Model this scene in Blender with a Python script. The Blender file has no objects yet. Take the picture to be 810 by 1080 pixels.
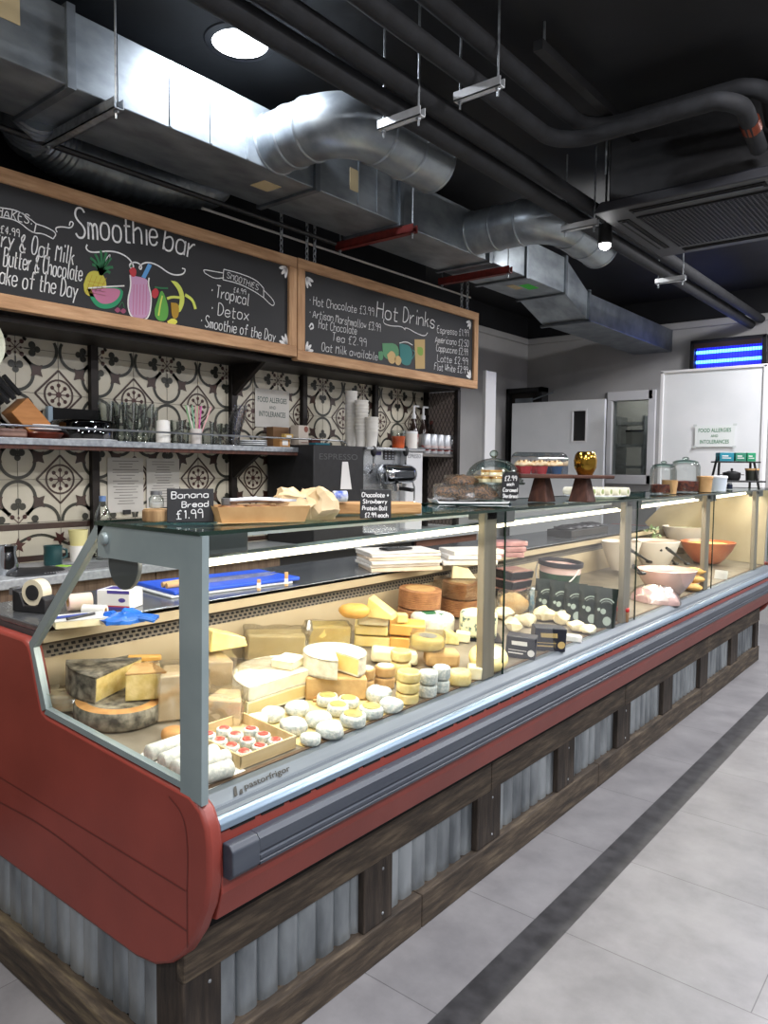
import bpy, bmesh, math, random
from mathutils import Vector, Matrix, noise
random.seed(7)
PI = math.pi
COL = bpy.context.scene.collection
SC = bpy.context.scene

# ------------------------------------------------------------------ camera
F_PX, YAW, PITCH, ROLL, CAM_H = 787.286, 0.683453387, 0.0616148972, 0.0100896214, 1.5
def cam_axes():
    f = Vector((-math.sin(YAW), math.cos(YAW), 0)); r = Vector((math.cos(YAW), math.sin(YAW), 0)); u = Vector((0, 0, 1))
    cp, sp = math.cos(PITCH), math.sin(PITCH)
    f, u = f*cp - u*sp, u*cp + f*sp
    cr, sr = math.cos(ROLL), math.sin(ROLL)
    r, u = r*cr + u*sr, u*cr - r*sr
    return r, u, f
CR, CU, CF = cam_axes()
CP = Vector((0, 0, CAM_H))
cam = bpy.data.cameras.new('camera'); cam.sensor_fit = 'HORIZONTAL'; cam.sensor_width = 36.0
cam.lens = F_PX/810*36.0; cam.clip_start = 0.02; cam.clip_end = 60
camo = bpy.data.objects.new('camera', cam); COL.objects.link(camo)
m = Matrix((CR, CU, -CF)).transposed().to_4x4(); m.translation = CP
camo.matrix_world = m
SC.camera = camo

# surveying helper: the point of a real surface (plane) seen along a sight line of the photograph
def at(x, y, ax, v):
    d = CR*((x-405)/F_PX) - CU*((y-540)/F_PX) + CF
    i = 'XYZ'.index(ax)
    return CP + d*((v-CP[i])/d[i])
def deck_z(X): return .755 - .075*(X+1.36)
def deck(x, y, dz=0.0):
    d = CR*((x-405)/F_PX) - CU*((y-540)/F_PX) + CF
    t = (.755+dz - .075*1.36 - CAM_H)/(d.z + .075*d.x)
    return CP + d*t

# ------------------------------------------------------------------ materials
def lin(h):
    h = h.lstrip('#'); o = []
    for i in (0, 2, 4):
        c = int(h[i:i+2], 16)/255
        o.append(c/12.92 if c <= .04045 else ((c+.055)/1.055)**2.4)
    return (*o, 1)
MATS = {}
def mat(name, c1, c2=None, rough=.5, metal=0, scale=12, detail=4, bump=0, bscale=None, stretch=(1, 1, 1), fac=(.35, .65),
        spec=.5, emis=None, estr=0, coat=0, sss=0, alpha=1):
    if name in MATS: return MATS[name]
    mt = bpy.data.materials.new(name); mt.use_nodes = True
    nt = mt.node_tree; N = nt.nodes; L = nt.links
    b = N['Principled BSDF']
    b.inputs['Roughness'].default_value = rough; b.inputs['Metallic'].default_value = metal
    b.inputs['Specular IOR Level'].default_value = spec
    b.inputs['Base Color'].default_value = lin(c1)
    b.inputs['Coat Weight'].default_value = coat
    if sss:
        b.inputs['Subsurface Weight'].default_value = sss; b.inputs['Subsurface Radius'].default_value = (.02, .012, .006)
    tc = N.new('ShaderNodeTexCoord'); mp = N.new('ShaderNodeMapping'); mp.inputs['Scale'].default_value = stretch
    L.new(tc.outputs['Object'], mp.inputs['Vector'])
    if c2:
        nz = N.new('ShaderNodeTexNoise'); nz.inputs['Scale'].default_value = scale; nz.inputs['Detail'].default_value = detail
        L.new(mp.outputs[0], nz.inputs['Vector'])
        rp = N.new('ShaderNodeValToRGB'); rp.color_ramp.elements[0].position = fac[0]; rp.color_ramp.elements[1].position = fac[1]
        rp.color_ramp.elements[0].color = lin(c1); rp.color_ramp.elements[1].color = lin(c2)
        L.new(nz.outputs['Fac'], rp.inputs['Fac']); L.new(rp.outputs['Color'], b.inputs['Base Color'])
    if bump:
        nb = N.new('ShaderNodeTexNoise'); nb.inputs['Scale'].default_value = bscale or scale*3; nb.inputs['Detail'].default_value = 5
        L.new(mp.outputs[0], nb.inputs['Vector'])
        bp = N.new('ShaderNodeBump'); bp.inputs['Strength'].default_value = bump; bp.inputs['Distance'].default_value = .004
        L.new(nb.outputs['Fac'], bp.inputs['Height']); L.new(bp.outputs['Normal'], b.inputs['Normal'])
    if emis:
        b.inputs['Emission Color'].default_value = lin(emis); b.inputs['Emission Strength'].default_value = estr
    MATS[name] = mt
    return mt
def glass(name, tint='#f4faf8', edge='#b9c8c4', refl=.12, edge_refl=.75, rough=.02, blend=.25):
    """thin clear sheet: see-through face on, brighter and darker at grazing angles"""
    if name in MATS: return MATS[name]
    mt = bpy.data.materials.new(name); mt.use_nodes = True
    nt = mt.node_tree; N = nt.nodes; L = nt.links
    for n in list(N):
        if n.type == 'BSDF_PRINCIPLED': N.remove(n)
    out = N['Material Output']
    lw = N.new('ShaderNodeLayerWeight'); lw.inputs['Blend'].default_value = blend
    mc = N.new('ShaderNodeMix'); mc.data_type = 'RGBA'; mc.inputs[6].default_value = lin(tint); mc.inputs[7].default_value = lin(edge)
    L.new(lw.outputs['Facing'], mc.inputs[0])
    tr = N.new('ShaderNodeBsdfTransparent'); L.new(mc.outputs[2], tr.inputs['Color'])
    gl = N.new('ShaderNodeBsdfGlossy'); gl.inputs['Roughness'].default_value = rough
    mr = N.new('ShaderNodeMapRange'); mr.inputs[3].default_value = refl*.35; mr.inputs[4].default_value = edge_refl
    L.new(lw.outputs['Fresnel'], mr.inputs[0])
    mx = N.new('ShaderNodeMixShader'); L.new(mr.outputs[0], mx.inputs[0]); L.new(tr.outputs[0], mx.inputs[1]); L.new(gl.outputs[0], mx.inputs[2])
    L.new(mx.outputs[0], out.inputs['Surface'])
    MATS[name] = mt
    return mt

# ------------------------------------------------------------------ mesh building
class MB:
    def __init__(s): s.v = []; s.f = []; s.mi = []
    def add(s, vs, fs, mi=0, T=None):
        n = len(s.v)
        for p in vs:
            p = Vector(p); s.v.append(T @ p if T is not None else p)
        for f in fs: s.f.append([i+n for i in f]); s.mi.append(mi)
        return s
    def box(s, x0, x1, y0, y1, z0, z1, mi=0, T=None):
        return s.add([(x0,y0,z0),(x1,y0,z0),(x1,y1,z0),(x0,y1,z0),(x0,y0,z1),(x1,y0,z1),(x1,y1,z1),(x0,y1,z1)],
                     [(0,3,2,1),(4,5,6,7),(0,1,5,4),(1,2,6,5),(2,3,7,6),(3,0,4,7)], mi, T)
    def cbox(s, c, sz, rz=0, mi=0, rx=0, ry=0):
        T = Matrix.Translation(c) @ Matrix.Rotation(rz, 4, 'Z') @ Matrix.Rotation(ry, 4, 'Y') @ Matrix.Rotation(rx, 4, 'X')
        a, b, c_ = sz[0]/2, sz[1]/2, sz[2]/2
        return s.box(-a, a, -b, b, -c_, c_, mi, T)
    def prism(s, poly, a0, a1, axis='Y', mi=0, mi_cap=None, T=None, side=None):
        def P(p, a):
            return {'X': (a, p[0], p[1]), 'Y': (p[0], a, p[1]), 'Z': (p[0], p[1], a)}[axis]
        n = len(poly)
        vs = [P(p, a0) for p in poly] + [P(p, a1) for p in poly]
        k = mi if mi_cap is None else mi_cap
        b = len(s.v); s.add(vs, [tuple(range(n)), tuple(range(2*n-1, n-1, -1))], k, T)
        for i in range(n):
            j = (i+1) % n
            s.f.append([b+i, b+j, b+n+j, b+n+i]); s.mi.append(side[i] if side else mi)
        return s
    def tube(s, pts, r, seg=10, mi=0, cap=True):
        pts = [Vector(p) for p in pts]; n = len(pts)
        rs = r if isinstance(r, (list, tuple)) else [r]*n
        tang = []
        for i in range(n):
            t = pts[min(i+1, n-1)] - pts[max(i-1, 0)]
            tang.append(t.normalized())
        ref = Vector((0, 0, 1)) if abs(tang[0].z) < .9 else Vector((1, 0, 0))
        a = tang[0].cross(ref).normalized(); vs = []
        for i in range(n):
            a = (a - tang[i]*a.dot(tang[i])).normalized(); b = tang[i].cross(a)
            for k in range(seg):
                w = 2*PI*k/seg
                vs.append(pts[i] + (a*math.cos(w) + b*math.sin(w))*rs[i])
        fs = []
        for i in range(n-1):
            for k in range(seg):
                k2 = (k+1) % seg
                fs.append((i*seg+k, i*seg+k2, (i+1)*seg+k2, (i+1)*seg+k))
        if cap: fs += [tuple(range(seg-1, -1, -1)), tuple((n-1)*seg+k for k in range(seg))]
        return s.add(vs, fs, mi)
    def lathe(s, prof, seg=24, c=(0, 0, 0), mi=0, T=None, squash=1, mis=None):
        vs = []; fs = []; ms = []
        for r, z in prof:
            for k in range(seg):
                w = 2*PI*k/seg; vs.append((c[0]+r*math.cos(w), c[1]+r*squash*math.sin(w), c[2]+z))
        for i in range(len(prof)-1):
            for k in range(seg):
                k2 = (k+1) % seg
                fs.append((i*seg+k, i*seg+k2, (i+1)*seg+k2, (i+1)*seg+k)); ms.append(mis[i] if mis else mi)
        b = len(s.mi); s.add(vs, fs, mi, T); s.mi[b:] = ms
        return s
    def disc(s, c, r, z=None, seg=20, mi=0, n='Z', ry=None):
        vs = []; ry = ry or r
        for k in range(seg):
            w = 2*PI*k/seg; a, b = r*math.cos(w), ry*math.sin(w)
            vs.append({'Z': (c[0]+a, c[1]+b, c[2]), 'X': (c[0], c[1]+a, c[2]+b), 'Y': (c[0]+a, c[1], c[2]+b)}[n])
        return s.add(vs, [tuple(range(seg))], mi)
    def poly(s, pts, mi=0): return s.add(pts, [tuple(range(len(pts)))], mi)
    def sphere(s, c, r, seg=12, rings=8, mi=0, T=None):
        r = (r, r, r) if not isinstance(r, (tuple, list)) else r
        vs = []; fs = []
        for i in range(rings+1):
            a = PI*i/rings
            for k in range(seg):
                w = 2*PI*k/seg
                vs.append((c[0]+r[0]*math.sin(a)*math.cos(w), c[1]+r[1]*math.sin(a)*math.sin(w), c[2]-r[2]*math.cos(a)))
        for i in range(rings):
            for k in range(seg):
                k2 = (k+1) % seg; fs.append((i*seg+k, i*seg+k2, (i+1)*seg+k2, (i+1)*seg+k))
        return s.add(vs, fs, mi, T)
    def ribbon(s, pts2, w, M, mi=0, closed=False):
        """flat stroke along 2-D points; M maps (u, v) to a 3-D point"""
        p = [Vector(q) for q in pts2]
        if len(p) < 2: return s
        n = len(p); L = []; R = []
        for i in range(n):
            if closed: t = p[(i+1) % n] - p[i-1]
            else: t = p[min(i+1, n-1)] - p[max(i-1, 0)]
            if t.length < 1e-9: t = Vector((1, 0))
            t.normalize(); nn = Vector((-t.y, t.x))*w/2
            L.append(M(*(p[i]+nn))); R.append(M(*(p[i]-nn)))
        fs = [(i, i+1, n+i+1, n+i) for i in range(n-1)]
        if closed: fs.append((n-1, 0, n, 2*n-1))
        return s.add(L+R, fs, mi)
    def jitter(s, amp, sc=8, seed=0):
        for p in s.v:
            p += noise.noise_vector(p*sc + Vector((seed*3.1, seed*1.7, seed)))*amp
        return s
    def build(s, name, mats, parent=None, smooth=40, bev=0, seg=2, world=False, sub=0):
        me = bpy.data.meshes.new(name)
        off = Vector((0, 0, 0))
        if world and parent is not None:
            q = parent
            while q is not None: off += Vector(q.location); q = q.parent
        me.from_pydata([tuple(p-off) for p in s.v], [], s.f)
        for mm in (mats if isinstance(mats, (list, tuple)) else [mats]): me.materials.append(mm)
        me.polygons.foreach_set('material_index', s.mi)
        b = bmesh.new(); b.from_mesh(me)
        bmesh.ops.remove_doubles(b, verts=b.verts, dist=1e-5)
        bmesh.ops.recalc_face_normals(b, faces=b.faces)
        b.to_mesh(me); b.free()
        if smooth:
            me.polygons.foreach_set('use_smooth', [True]*len(me.polygons))
            me.set_sharp_from_angle(angle=math.radians(smooth))
        o = bpy.data.objects.new(name, me); COL.objects.link(o)
        if parent is not None: o.parent = parent
        if bev:
            md = o.modifiers.new('bevel', 'BEVEL'); md.width = bev; md.segments = seg; md.limit_method = 'ANGLE'; md.angle_limit = math.radians(35)
        if sub:
            md = o.modifiers.new('sub', 'SUBSURF'); md.levels = sub; md.render_levels = sub
        return o

def tag(o, label=None, cat=None, group=None, kind=None):
    if label: o['label'] = label
    if cat: o['category'] = cat
    if group: o['group'] = group
    if kind: o['kind'] = kind
    return o
def thing(name, label, cat, loc=(0, 0, 0), rz=0, group=None):
    o = bpy.data.objects.new(name, None); COL.objects.link(o); o.empty_display_size = .05
    o.location = loc; o.rotation_euler = (0, 0, rz)
    return tag(o, label, cat, group)
def struct(o): o['kind'] = 'structure'; return o
def dup(root, loc, rz=0, label=None, group=None):
    def cp(o, par):
        c = o.copy(); COL.objects.link(c)
        if par is not None: c.parent = par
        for ch in list(o.children): cp(ch, c)
        return c
    r = cp(root, None); r.location = loc; r.rotation_euler = (0, 0, rz)
    return tag(r, label, None, group)
ORD = ['first', 'second', 'third', 'fourth', 'fifth', 'sixth', 'seventh', 'eighth', 'ninth', 'tenth', 'eleventh', 'twelfth', 'thirteenth', 'fourteenth', 'fifteenth', 'sixteenth']

# ------------------------------------------------------------------ chalk handwriting (single strokes) and printed lettering
FONT = dict(a="4536160503123243|4642", b="0902|0526364543321203", c="4536160503123243", d="4536160503123243|4942", e="0444453616050312324 3".replace(' ', ''),
 f="48392822|0646", g="4536160503123243|46413010", h="0902|0526364542", i="1612|1819", j="26211001|2829", k="0902|3604|1532", l="19131222",
 m="0602|05162522|25364542", n="0602|0526364542", o="160503123243453616", p="0600|0526364543321203", q="4536160503123243|4640", r="0602|04152636",
 s="45361605143443321203", t="1813122232|0636", u="0603123243|4642", v="062246", w="0612253246", x="0642|4602", y="0623|462310", z="06460242",
 A="022952|1444", B="0902|093948473606|3645433202", C="48391907041232 43".replace(' ', ''), D="0902|092947442202", E="49090242|0636", F="490902|0636", G="48391907041232434525",
 H="0902|4942|0646", I="1912", K="0902|4905|1642", L="090242", M="0209264942", N="02094249", O="190704123244473919", P="0902|093948463606", R="0902|093948463606|2642",
 S="48391908071635444332 1203".replace(' ', ''), T="0949|2922", U="090412324449", V="092249", W="0912263249", Y="092649|2622", J="4943321203", X="0942|4902",
 **{'1': "172922", '2': "081939470242", '3': "08193948362 6|3645433212 03".replace(' ', ''), '4': "390444|3932", '5': "490906364543321203", '6': "48391906031232434536 06".replace(' ', ''),
    '7': "094922", '8': "1908173644331203142638 2919".replace(' ', ''), '9': "4736160719394742", '0': "190704123244473919", '£': "48392818221202|0242|0636",
    '+': "0545|2723", '&': "42071829380403123244", '.': "1213", ':': "1213|1516", '-': "0535", '•': "1516", ',': "1311", '/': "0149"})
def chaikin(p, it=2):
    for _ in range(it):
        if len(p) < 3: return p
        q = [p[0]]
        for a, b in zip(p, p[1:]):
            q.append((a[0]*.75+b[0]*.25, a[1]*.75+b[1]*.25)); q.append((a[0]*.25+b[0]*.75, a[1]*.25+b[1]*.75))
        q.append(p[-1]); p = q
    return p
def chalk(mb, text, p0, p1, cap, M, w=.005, mi=0, shear=.12, wob=.25):
    """write text from p0 to p1 (2-D points on the board), capitals cap tall"""
    adv = []; x = 0
    for ch in text:
        adv.append(x)
        if ch == ' ': x += 3.2; continue
        g = FONT.get(ch, '')
        mx = max([int(c[i]) for c in g.split('|') for i in range(0, len(c), 2)] or [2])
        x += mx + 1.5
    tot = max(x-1.5, 1)
    d = Vector(p1)-Vector(p0); L = d.length; d.normalize(); nrm = Vector((-d.y, d.x)); sx = L/tot; sy = cap/7
    for ch, ax in zip(text, adv):
        g = FONT.get(ch)
        if not g: continue
        dy = random.uniform(-wob, wob)
        for st in g.split('|'):
            pts = [(int(st[i]), int(st[i+1])) for i in range(0, len(st)-1, 2)]
            pts = chaikin(pts)
            mb.ribbon([Vector(p0) + d*((ax+a+(b-2)*shear*sy/sx)*sx) + nrm*((b-2+dy)*sy) for a, b in pts], w, M, mi)
    return mb
def print_text(mb, text, c, w, h, M, mi=0, shear=0, fat=0):
    """type text, centred on 2-D point c, fitted to w by h"""
    cu = bpy.data.curves.new('type', 'FONT'); cu.body = text; cu.shear = shear; cu.offset = fat; cu.resolution_u = 3
    ob = bpy.data.objects.new('type', cu); COL.objects.link(ob)
    me = bpy.data.meshes.new_from_object(ob)
    xs = [v.co.x for v in me.vertices]; ys = [v.co.y for v in me.vertices]
    x0, x1, y0, y1 = min(xs), max(xs), min(ys), max(ys)
    mb.add([M(c[0]+((v.co.x-x0)/(x1-x0)-.5)*w, c[1]+((v.co.y-y0)/(y1-y0)-.5)*h) for v in me.vertices], [tuple(p.vertices) for p in me.polygons], mi)
    bpy.data.objects.remove(ob); bpy.data.curves.remove(cu); bpy.data.meshes.remove(me)
    return mb
def onX(X): return lambda u, v: Vector((X, u, v))
# ------------------------------------------------------------------ materials used across the scene
m_ceil = mat('black_ceiling_paint', '#0a0b0e', '#14161a', .75, scale=3, bump=.3, bscale=14)
m_wall = mat('grey_white_wall_paint', '#a4a3a1', '#b0afac', .7, scale=2)
m_shop = mat('shop_wall_paint', '#85837f', '#8d8b87', .8, scale=2)
m_white = mat('white_laminate', '#dcdfe0', '#e4e6e7', .4, scale=3)
m_trim = mat('white_gloss_trim', '#dedede', rough=.35)
m_black = mat('black_powder_coat', '#0c0c0e', '#161618', .55, scale=30)
m_blackmat = mat('matt_black_rubber', '#101114', '#1a1c20', .8, scale=18, bump=.15)
m_galv = mat('galvanised_steel', '#7d848a', '#a3abb0', .36, .7, scale=9, detail=8, bump=.05, stretch=(1, .5, 1))
m_galvd = mat('dull_galvanised_steel', '#6a7076', '#868d92', .45, .85, scale=7, detail=8)
m_zinc = mat('zinc_strut', '#8f9499', '#b5babd', .4, .8, scale=40)
m_redsteel = mat('red_oxide_steel', '#5e1a16', '#7a2620', .6, scale=25)
m_steel = mat('stainless_steel', '#9a9da0', '#b4b6b8', .28, .95, scale=30, stretch=(1, .1, 1))
m_chrome = mat('chrome', '#c9cdd2', rough=.1, metal=1)
m_alu = mat('anodised_aluminium', '#555d64', '#60686f', .5, .25, scale=40, stretch=(1, .05, 1))
m_alud = mat('grey_glass_border', '#7d8b8d', '#8b9899', .3, .15, scale=5)
m_post = mat('champagne_aluminium', '#8d8474', '#9d9483', .38, .55, scale=30, stretch=(1, 1, .1))
m_red = mat('terracotta_red_panel', '#7b3229', '#893a30', .42, scale=4, detail=6, bump=.06, bscale=120)
m_bump = mat('slate_grey_plastic', '#363c47', '#40464f', .45, scale=30, stretch=(1, .1, 1))
m_dark = mat('shadow_gap_black', '#050505', rough=.9)
m_beigetape = mat('beige_sticker', '#b7a680', rough=.7)
m_greentag = mat('green_sticker', '#35c234', rough=.6)
m_lamp = mat('lamp_diffuser', '#ffffff', emis='#f4f8ff', estr=14)
m_lampsmall = mat('spot_lens', '#ffffff', emis='#ffffff', estr=30)

# worn dark timber, grain along each board's long axis
def timber(name, c1, c2, c3, axis, sc=1.0):
    mt = bpy.data.materials.new(name); mt.use_nodes = True
    nt = mt.node_tree; N = nt.nodes; L = nt.links; b = N['Principled BSDF']
    tc = N.new('ShaderNodeTexCoord'); mp = N.new('ShaderNodeMapping')
    s = [14, 14, 14]; s['XYZ'.index(axis)] = 1.6
    mp.inputs['Scale'].default_value = [v*sc for v in s]
    L.new(tc.outputs['Object'], mp.inputs[0])
    n1 = N.new('ShaderNodeTexNoise'); n1.inputs['Scale'].default_value = 3; n1.inputs['Detail'].default_value = 8; n1.inputs['Roughness'].default_value = .65
    L.new(mp.outputs[0], n1.inputs[0])
    rp = N.new('ShaderNodeValToRGB'); e = rp.color_ramp.elements
    e[0].position = .3; e[0].color = lin(c1); e[1].position = .72; e[1].color = lin(c3)
    k = rp.color_ramp.elements.new(.5); k.color = lin(c2)
    L.new(n1.outputs['Fac'], rp.inputs[0]); L.new(rp.outputs[0], b.inputs['Base Color'])
    bp = N.new('ShaderNodeBump'); bp.inputs['Strength'].default_value = .5; bp.inputs['Distance'].default_value = .006
    L.new(n1.outputs['Fac'], bp.inputs['Height']); L.new(bp.outputs[0], b.inputs['Normal'])
    b.inputs['Roughness'].default_value = .75
    return mt
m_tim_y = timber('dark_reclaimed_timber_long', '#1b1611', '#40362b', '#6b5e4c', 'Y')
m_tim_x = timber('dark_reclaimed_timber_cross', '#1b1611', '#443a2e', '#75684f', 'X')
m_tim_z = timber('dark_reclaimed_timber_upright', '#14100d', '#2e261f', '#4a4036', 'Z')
m_oak_y = timber('oak_frame_long', '#9a7453', '#b48c66', '#c9a47e', 'Y')
m_oak_z = timber('oak_frame_upright', '#9a7453', '#b48c66', '#c9a47e', 'Z')
m_oak_x = timber('pale_wood', '#b98d5c', '#c79e6d', '#d4ae7e', 'X')
m_walnut = timber('walnut_panel', '#4a3729', '#64503f', '#79644f', 'Z')
m_darkwood = timber('dark_stained_wood', '#2b1710', '#43251a', '#5a3324', 'Z')

# floor: large grey vinyl tiles with thin joints
def floor_mat():
    mt = bpy.data.materials.new('grey_vinyl_floor'); mt.use_nodes = True
    nt = mt.node_tree; N = nt.nodes; L = nt.links; b = N['Principled BSDF']
    tc = N.new('ShaderNodeTexCoord'); mp = N.new('ShaderNodeMapping'); mp.inputs['Location'].default_value = (.45, -.493, 0)
    L.new(tc.outputs['Object'], mp.inputs[0])
    br = N.new('ShaderNodeTexBrick'); br.inputs['Scale'].default_value = 1; br.inputs['Brick Width'].default_value = 1.12; br.inputs['Row Height'].default_value = .5635
    br.inputs['Mortar Size'].default_value = .0016; br.inputs['Mortar Smooth'].default_value = .1; br.inputs['Bias'].default_value = 0
    br.inputs['Color1'].default_value = (1, 1, 1, 1); br.inputs['Color2'].default_value = (.93, .93, .93, 1); br.inputs['Mortar'].default_value = (.45, .45, .45, 1)
    L.new(mp.outputs[0], br.inputs['Vector'])
    nz = N.new('ShaderNodeTexNoise'); nz.inputs['Scale'].default_value = 4.5; nz.inputs['Detail'].default_value = 9; nz.inputs['Roughness'].default_value = .62
    L.new(tc.outputs['Object'], nz.inputs[0])
    rp = N.new('ShaderNodeValToRGB'); rp.color_ramp.elements[0].position = .28; rp.color_ramp.elements[1].position = .72
    rp.color_ramp.elements[0].color = lin('#6c6b6d'); rp.color_ramp.elements[1].color = lin('#888788')
    L.new(nz.outputs['Fac'], rp.inputs[0])
    mx = N.new('ShaderNodeMix'); mx.data_type = 'RGBA'; mx.blend_type = 'MULTIPLY'; mx.inputs[0].default_value = 1
    L.new(rp.outputs[0], mx.inputs[6]); L.new(br.outputs['Color'], mx.inputs[7]); L.new(mx.outputs[2], b.inputs['Base Color'])
    b.inputs['Roughness'].default_value = .42
    return mt
m_floor = floor_mat()
m_stripe = mat('charcoal_vinyl', '#232325', '#3a3a3c', .5, scale=16, detail=9)

# ------------------------------------------------------------------ the room
XL, YF, ZC = -4.31, 7.94, 3.25
def S(mb, name, m, **k): return struct(mb.build(name, m, smooth=0, **k))
S(MB().box(XL, 3.2, -2.6, 8.0, -.05, 0), 'floor', m_floor)
S(MB().box(-1.113, -1.003, -2.6, YF, 0, .0012), 'trim_1', m_stripe)['label'] = 'charcoal stripe set into the grey floor'
S(MB().box(XL-.1, 3.2, -2.6, 8.0, ZC, ZC+.06), 'ceiling', m_ceil)
# far wall with an opening for the kitchen window
wx0, wx1, wz0, wz1 = -3.25, -2.86, 1.43, 2.23
fw = MB()
fw.box(XL-.1, wx0, YF, YF+.1, 0, 3.0).box(wx1, 3.2, YF, YF+.1, 0, 3.0).box(wx0, wx1, YF, YF+.1, 0, wz0).box(wx0, wx1, YF, YF+.1, wz1, 3.0)
S(fw, 'wall_far', m_wall)
S(MB().box(XL-.1, 3.2, YF, YF+.1, 3.0, ZC).box(XL-.1, XL, -2.6, YF, 3.0, ZC), 'wall_upper', m_ceil)
S(MB().box(XL, 3.1, YF-.025, YF, 2.93, 3.0), 'trim_2', m_wall, bev=.01)
S(MB().box(XL, XL+.025, 5.3, YF-.03, 2.93, 3.0), 'trim_3', m_wall, bev=.01)
S(MB().box(XL-.1, XL, -2.6, YF, 0, 3.0), 'wall_side', m_wall)
S(MB().box(3.1, 3.2, -2.6, YF, 0, ZC), 'wall_shop', m_shop)
S(MB().box(XL, 3.1, -2.7, -2.6, 0, ZC), 'wall_entrance', m_shop)
# kitchen window: frame, pane and the kitchen seen through it
wf = MB()
wf.box(-3.31, -2.81, YF-.035, YF-.001, 2.23, 2.33).box(-3.31, -2.81, YF-.035, YF-.001, 1.33, 1.43).box(-3.31, -3.25, YF-.035, YF-.001, 1.43, 2.23).box(-2.86, -2.78, YF-.035, YF-.001, 1.33, 2.33)
w1 = struct(wf.build('window_1', m_trim, bev=.006))
struct(MB().box(-3.25, -2.86, YF+.02, YF+.026, 1.43, 2.23).build('window_pane', glass('window_glass', '#dfe6e8', '#9aa4a8', .12), w1))
m_kit = mat('kitchen_grey', '#8d8a86', '#a5a29d', .7, scale=3)
S(MB().box(-4.2, -2.2, 9.2, 9.25, 0, 3), 'wall_kitchen', m_kit); S(MB().box(-4.25, -4.2, YF+.1, 9.2, 0, 3), 'wall_kitchen_side', m_kit); S(MB().box(-2.2, -2.15, YF+.1, 9.2, 0, 3), 'wall_kitchen_end', m_kit); S(MB().box(-4.2, -2.2, YF+.1, 9.2, 2.9, 2.95), 'ceiling_kitchen', m_kit); S(MB().box(-4.2, -2.2, YF+.1, 9.2, -.05, 0), 'floor_kitchen', m_kit)
t = thing('kitchen_shelf_unit', 'grey metal shelving seen through the kitchen window', 'shelf', (-3.1, 8.6, 0))
for z in (1.5, 1.75, 2.0): MB().box(-.32, .0, -.15, .15, z, z+.03).build('shelf', m_steel, t)
for x in (-.32, -.0):
    MB().box(x-.015, x+.015, -.15, .15, 0, 2.1).build('upright', m_steel, t)
t2 = thing('kitchen_cupboard', 'pale tall cupboard standing in the kitchen behind the window', 'cupboard', (-2.75, 8.7, 0))
MB().box(-.27, .2, -.2, .2, 0, 2.15).build('carcass', m_white, t2, bev=.01)
MB().box(-.26, -.05, -.215, -.2, .1, 2.1).build('door', m_white, t2, bev=.004); MB().box(-.03, .19, -.215, -.2, .1, 2.1).build('door', m_white, t2, bev=.004)
tb = thing('storage_box', 'dark box on the middle kitchen shelf behind the window', 'box', (-3.2, 8.55, 1.78))
MB().box(-.1, .1, -.1, .1, 0, .14).build('carton', m_kit, tb, bev=.004); MB().box(-.105, .105, -.105, .105, .14, .16).build('lid', m_dark, tb)

# open white door leaf with a narrow vision panel, in front of a dark doorway
d1 = thing('door_1', 'open white flush door with a narrow vision panel', 'door', (-3.61, 7.3, 0)); d1['kind'] = 'structure'
lf = MB(); x0, x1, v0, v1, z0, z1 = -.53, .53, .19, .33, 1.78, 2.09
lf.box(x0, v0, 0, .045, 0, 2.2).box(v1, x1, 0, .045, 0, 2.2).box(v0, v1, 0, .045, 0, z0).box(v0, v1, 0, .045, z1, 2.2)
lf.build('door_leaf', m_white, d1, smooth=0)
MB().box(v0, v1, .018, .024, z0, z1).build('vision_pane', glass('smoked_glass', '#4a4e50', '#303334', .2), d1)
MB().box(v0-.014, v1+.014, -.006, 0, z1, z1+.014).box(v0-.014, v1+.014, -.006, 0, z0-.014, z0).box(v0-.014, v0, -.006, 0, z0, z1).box(v1, v1+.014, -.006, 0, z0, z1).build('vision_frame', m_trim, d1)
MB().tube([(.45, -.05, 1.05), (.33, -.05, 1.05)], .01).tube([(.45, 0, 1.05), (.45, -.05, 1.05)], .01).build('handle', m_steel, d1)
MB().box(-.5, -.3, .01, .04, 2.2, 2.25).tube([(-.3, .02, 2.23), (-.05, .02, 2.3)], .008).build('door_closer', m_galvd, d1)
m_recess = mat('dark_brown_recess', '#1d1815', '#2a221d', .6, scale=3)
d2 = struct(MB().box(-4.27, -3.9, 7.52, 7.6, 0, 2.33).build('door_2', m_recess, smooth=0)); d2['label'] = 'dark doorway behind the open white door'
struct(MB().box(-4.3, -4.27, 7.45, 7.6, 0, 2.38).box(-3.9, -3.86, 7.45, 7.6, 0, 2.38).box(-4.3, -3.86, 7.45, 7.6, 2.33, 2.38).build('door_frame', m_black, d2, smooth=0))
# white jamb standing past the end of the bar
S(MB().box(-3.62, -3.585, 5.84, 6.02, 0, 2.37), 'trim_4', m_trim, bev=.004)['label'] = 'white door jamb standing past the end of the bar'
# white partition behind the far end of the counter
pt = MB().box(-2.37, -1.53, 6.9, 6.95, 0, 2.365)
p = S(pt, 'wall_partition', m_white)
struct(MB().box(-2.385, -2.355, 6.885, 6.965, 0, 2.38).box(-2.385, -1.5, 6.885, 6.965, 2.36, 2.385).box(-1.53, -1.5, 6.885, 6.965, 0, 2.38).build('partition_frame', m_trim, p, bev=.004))

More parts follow.
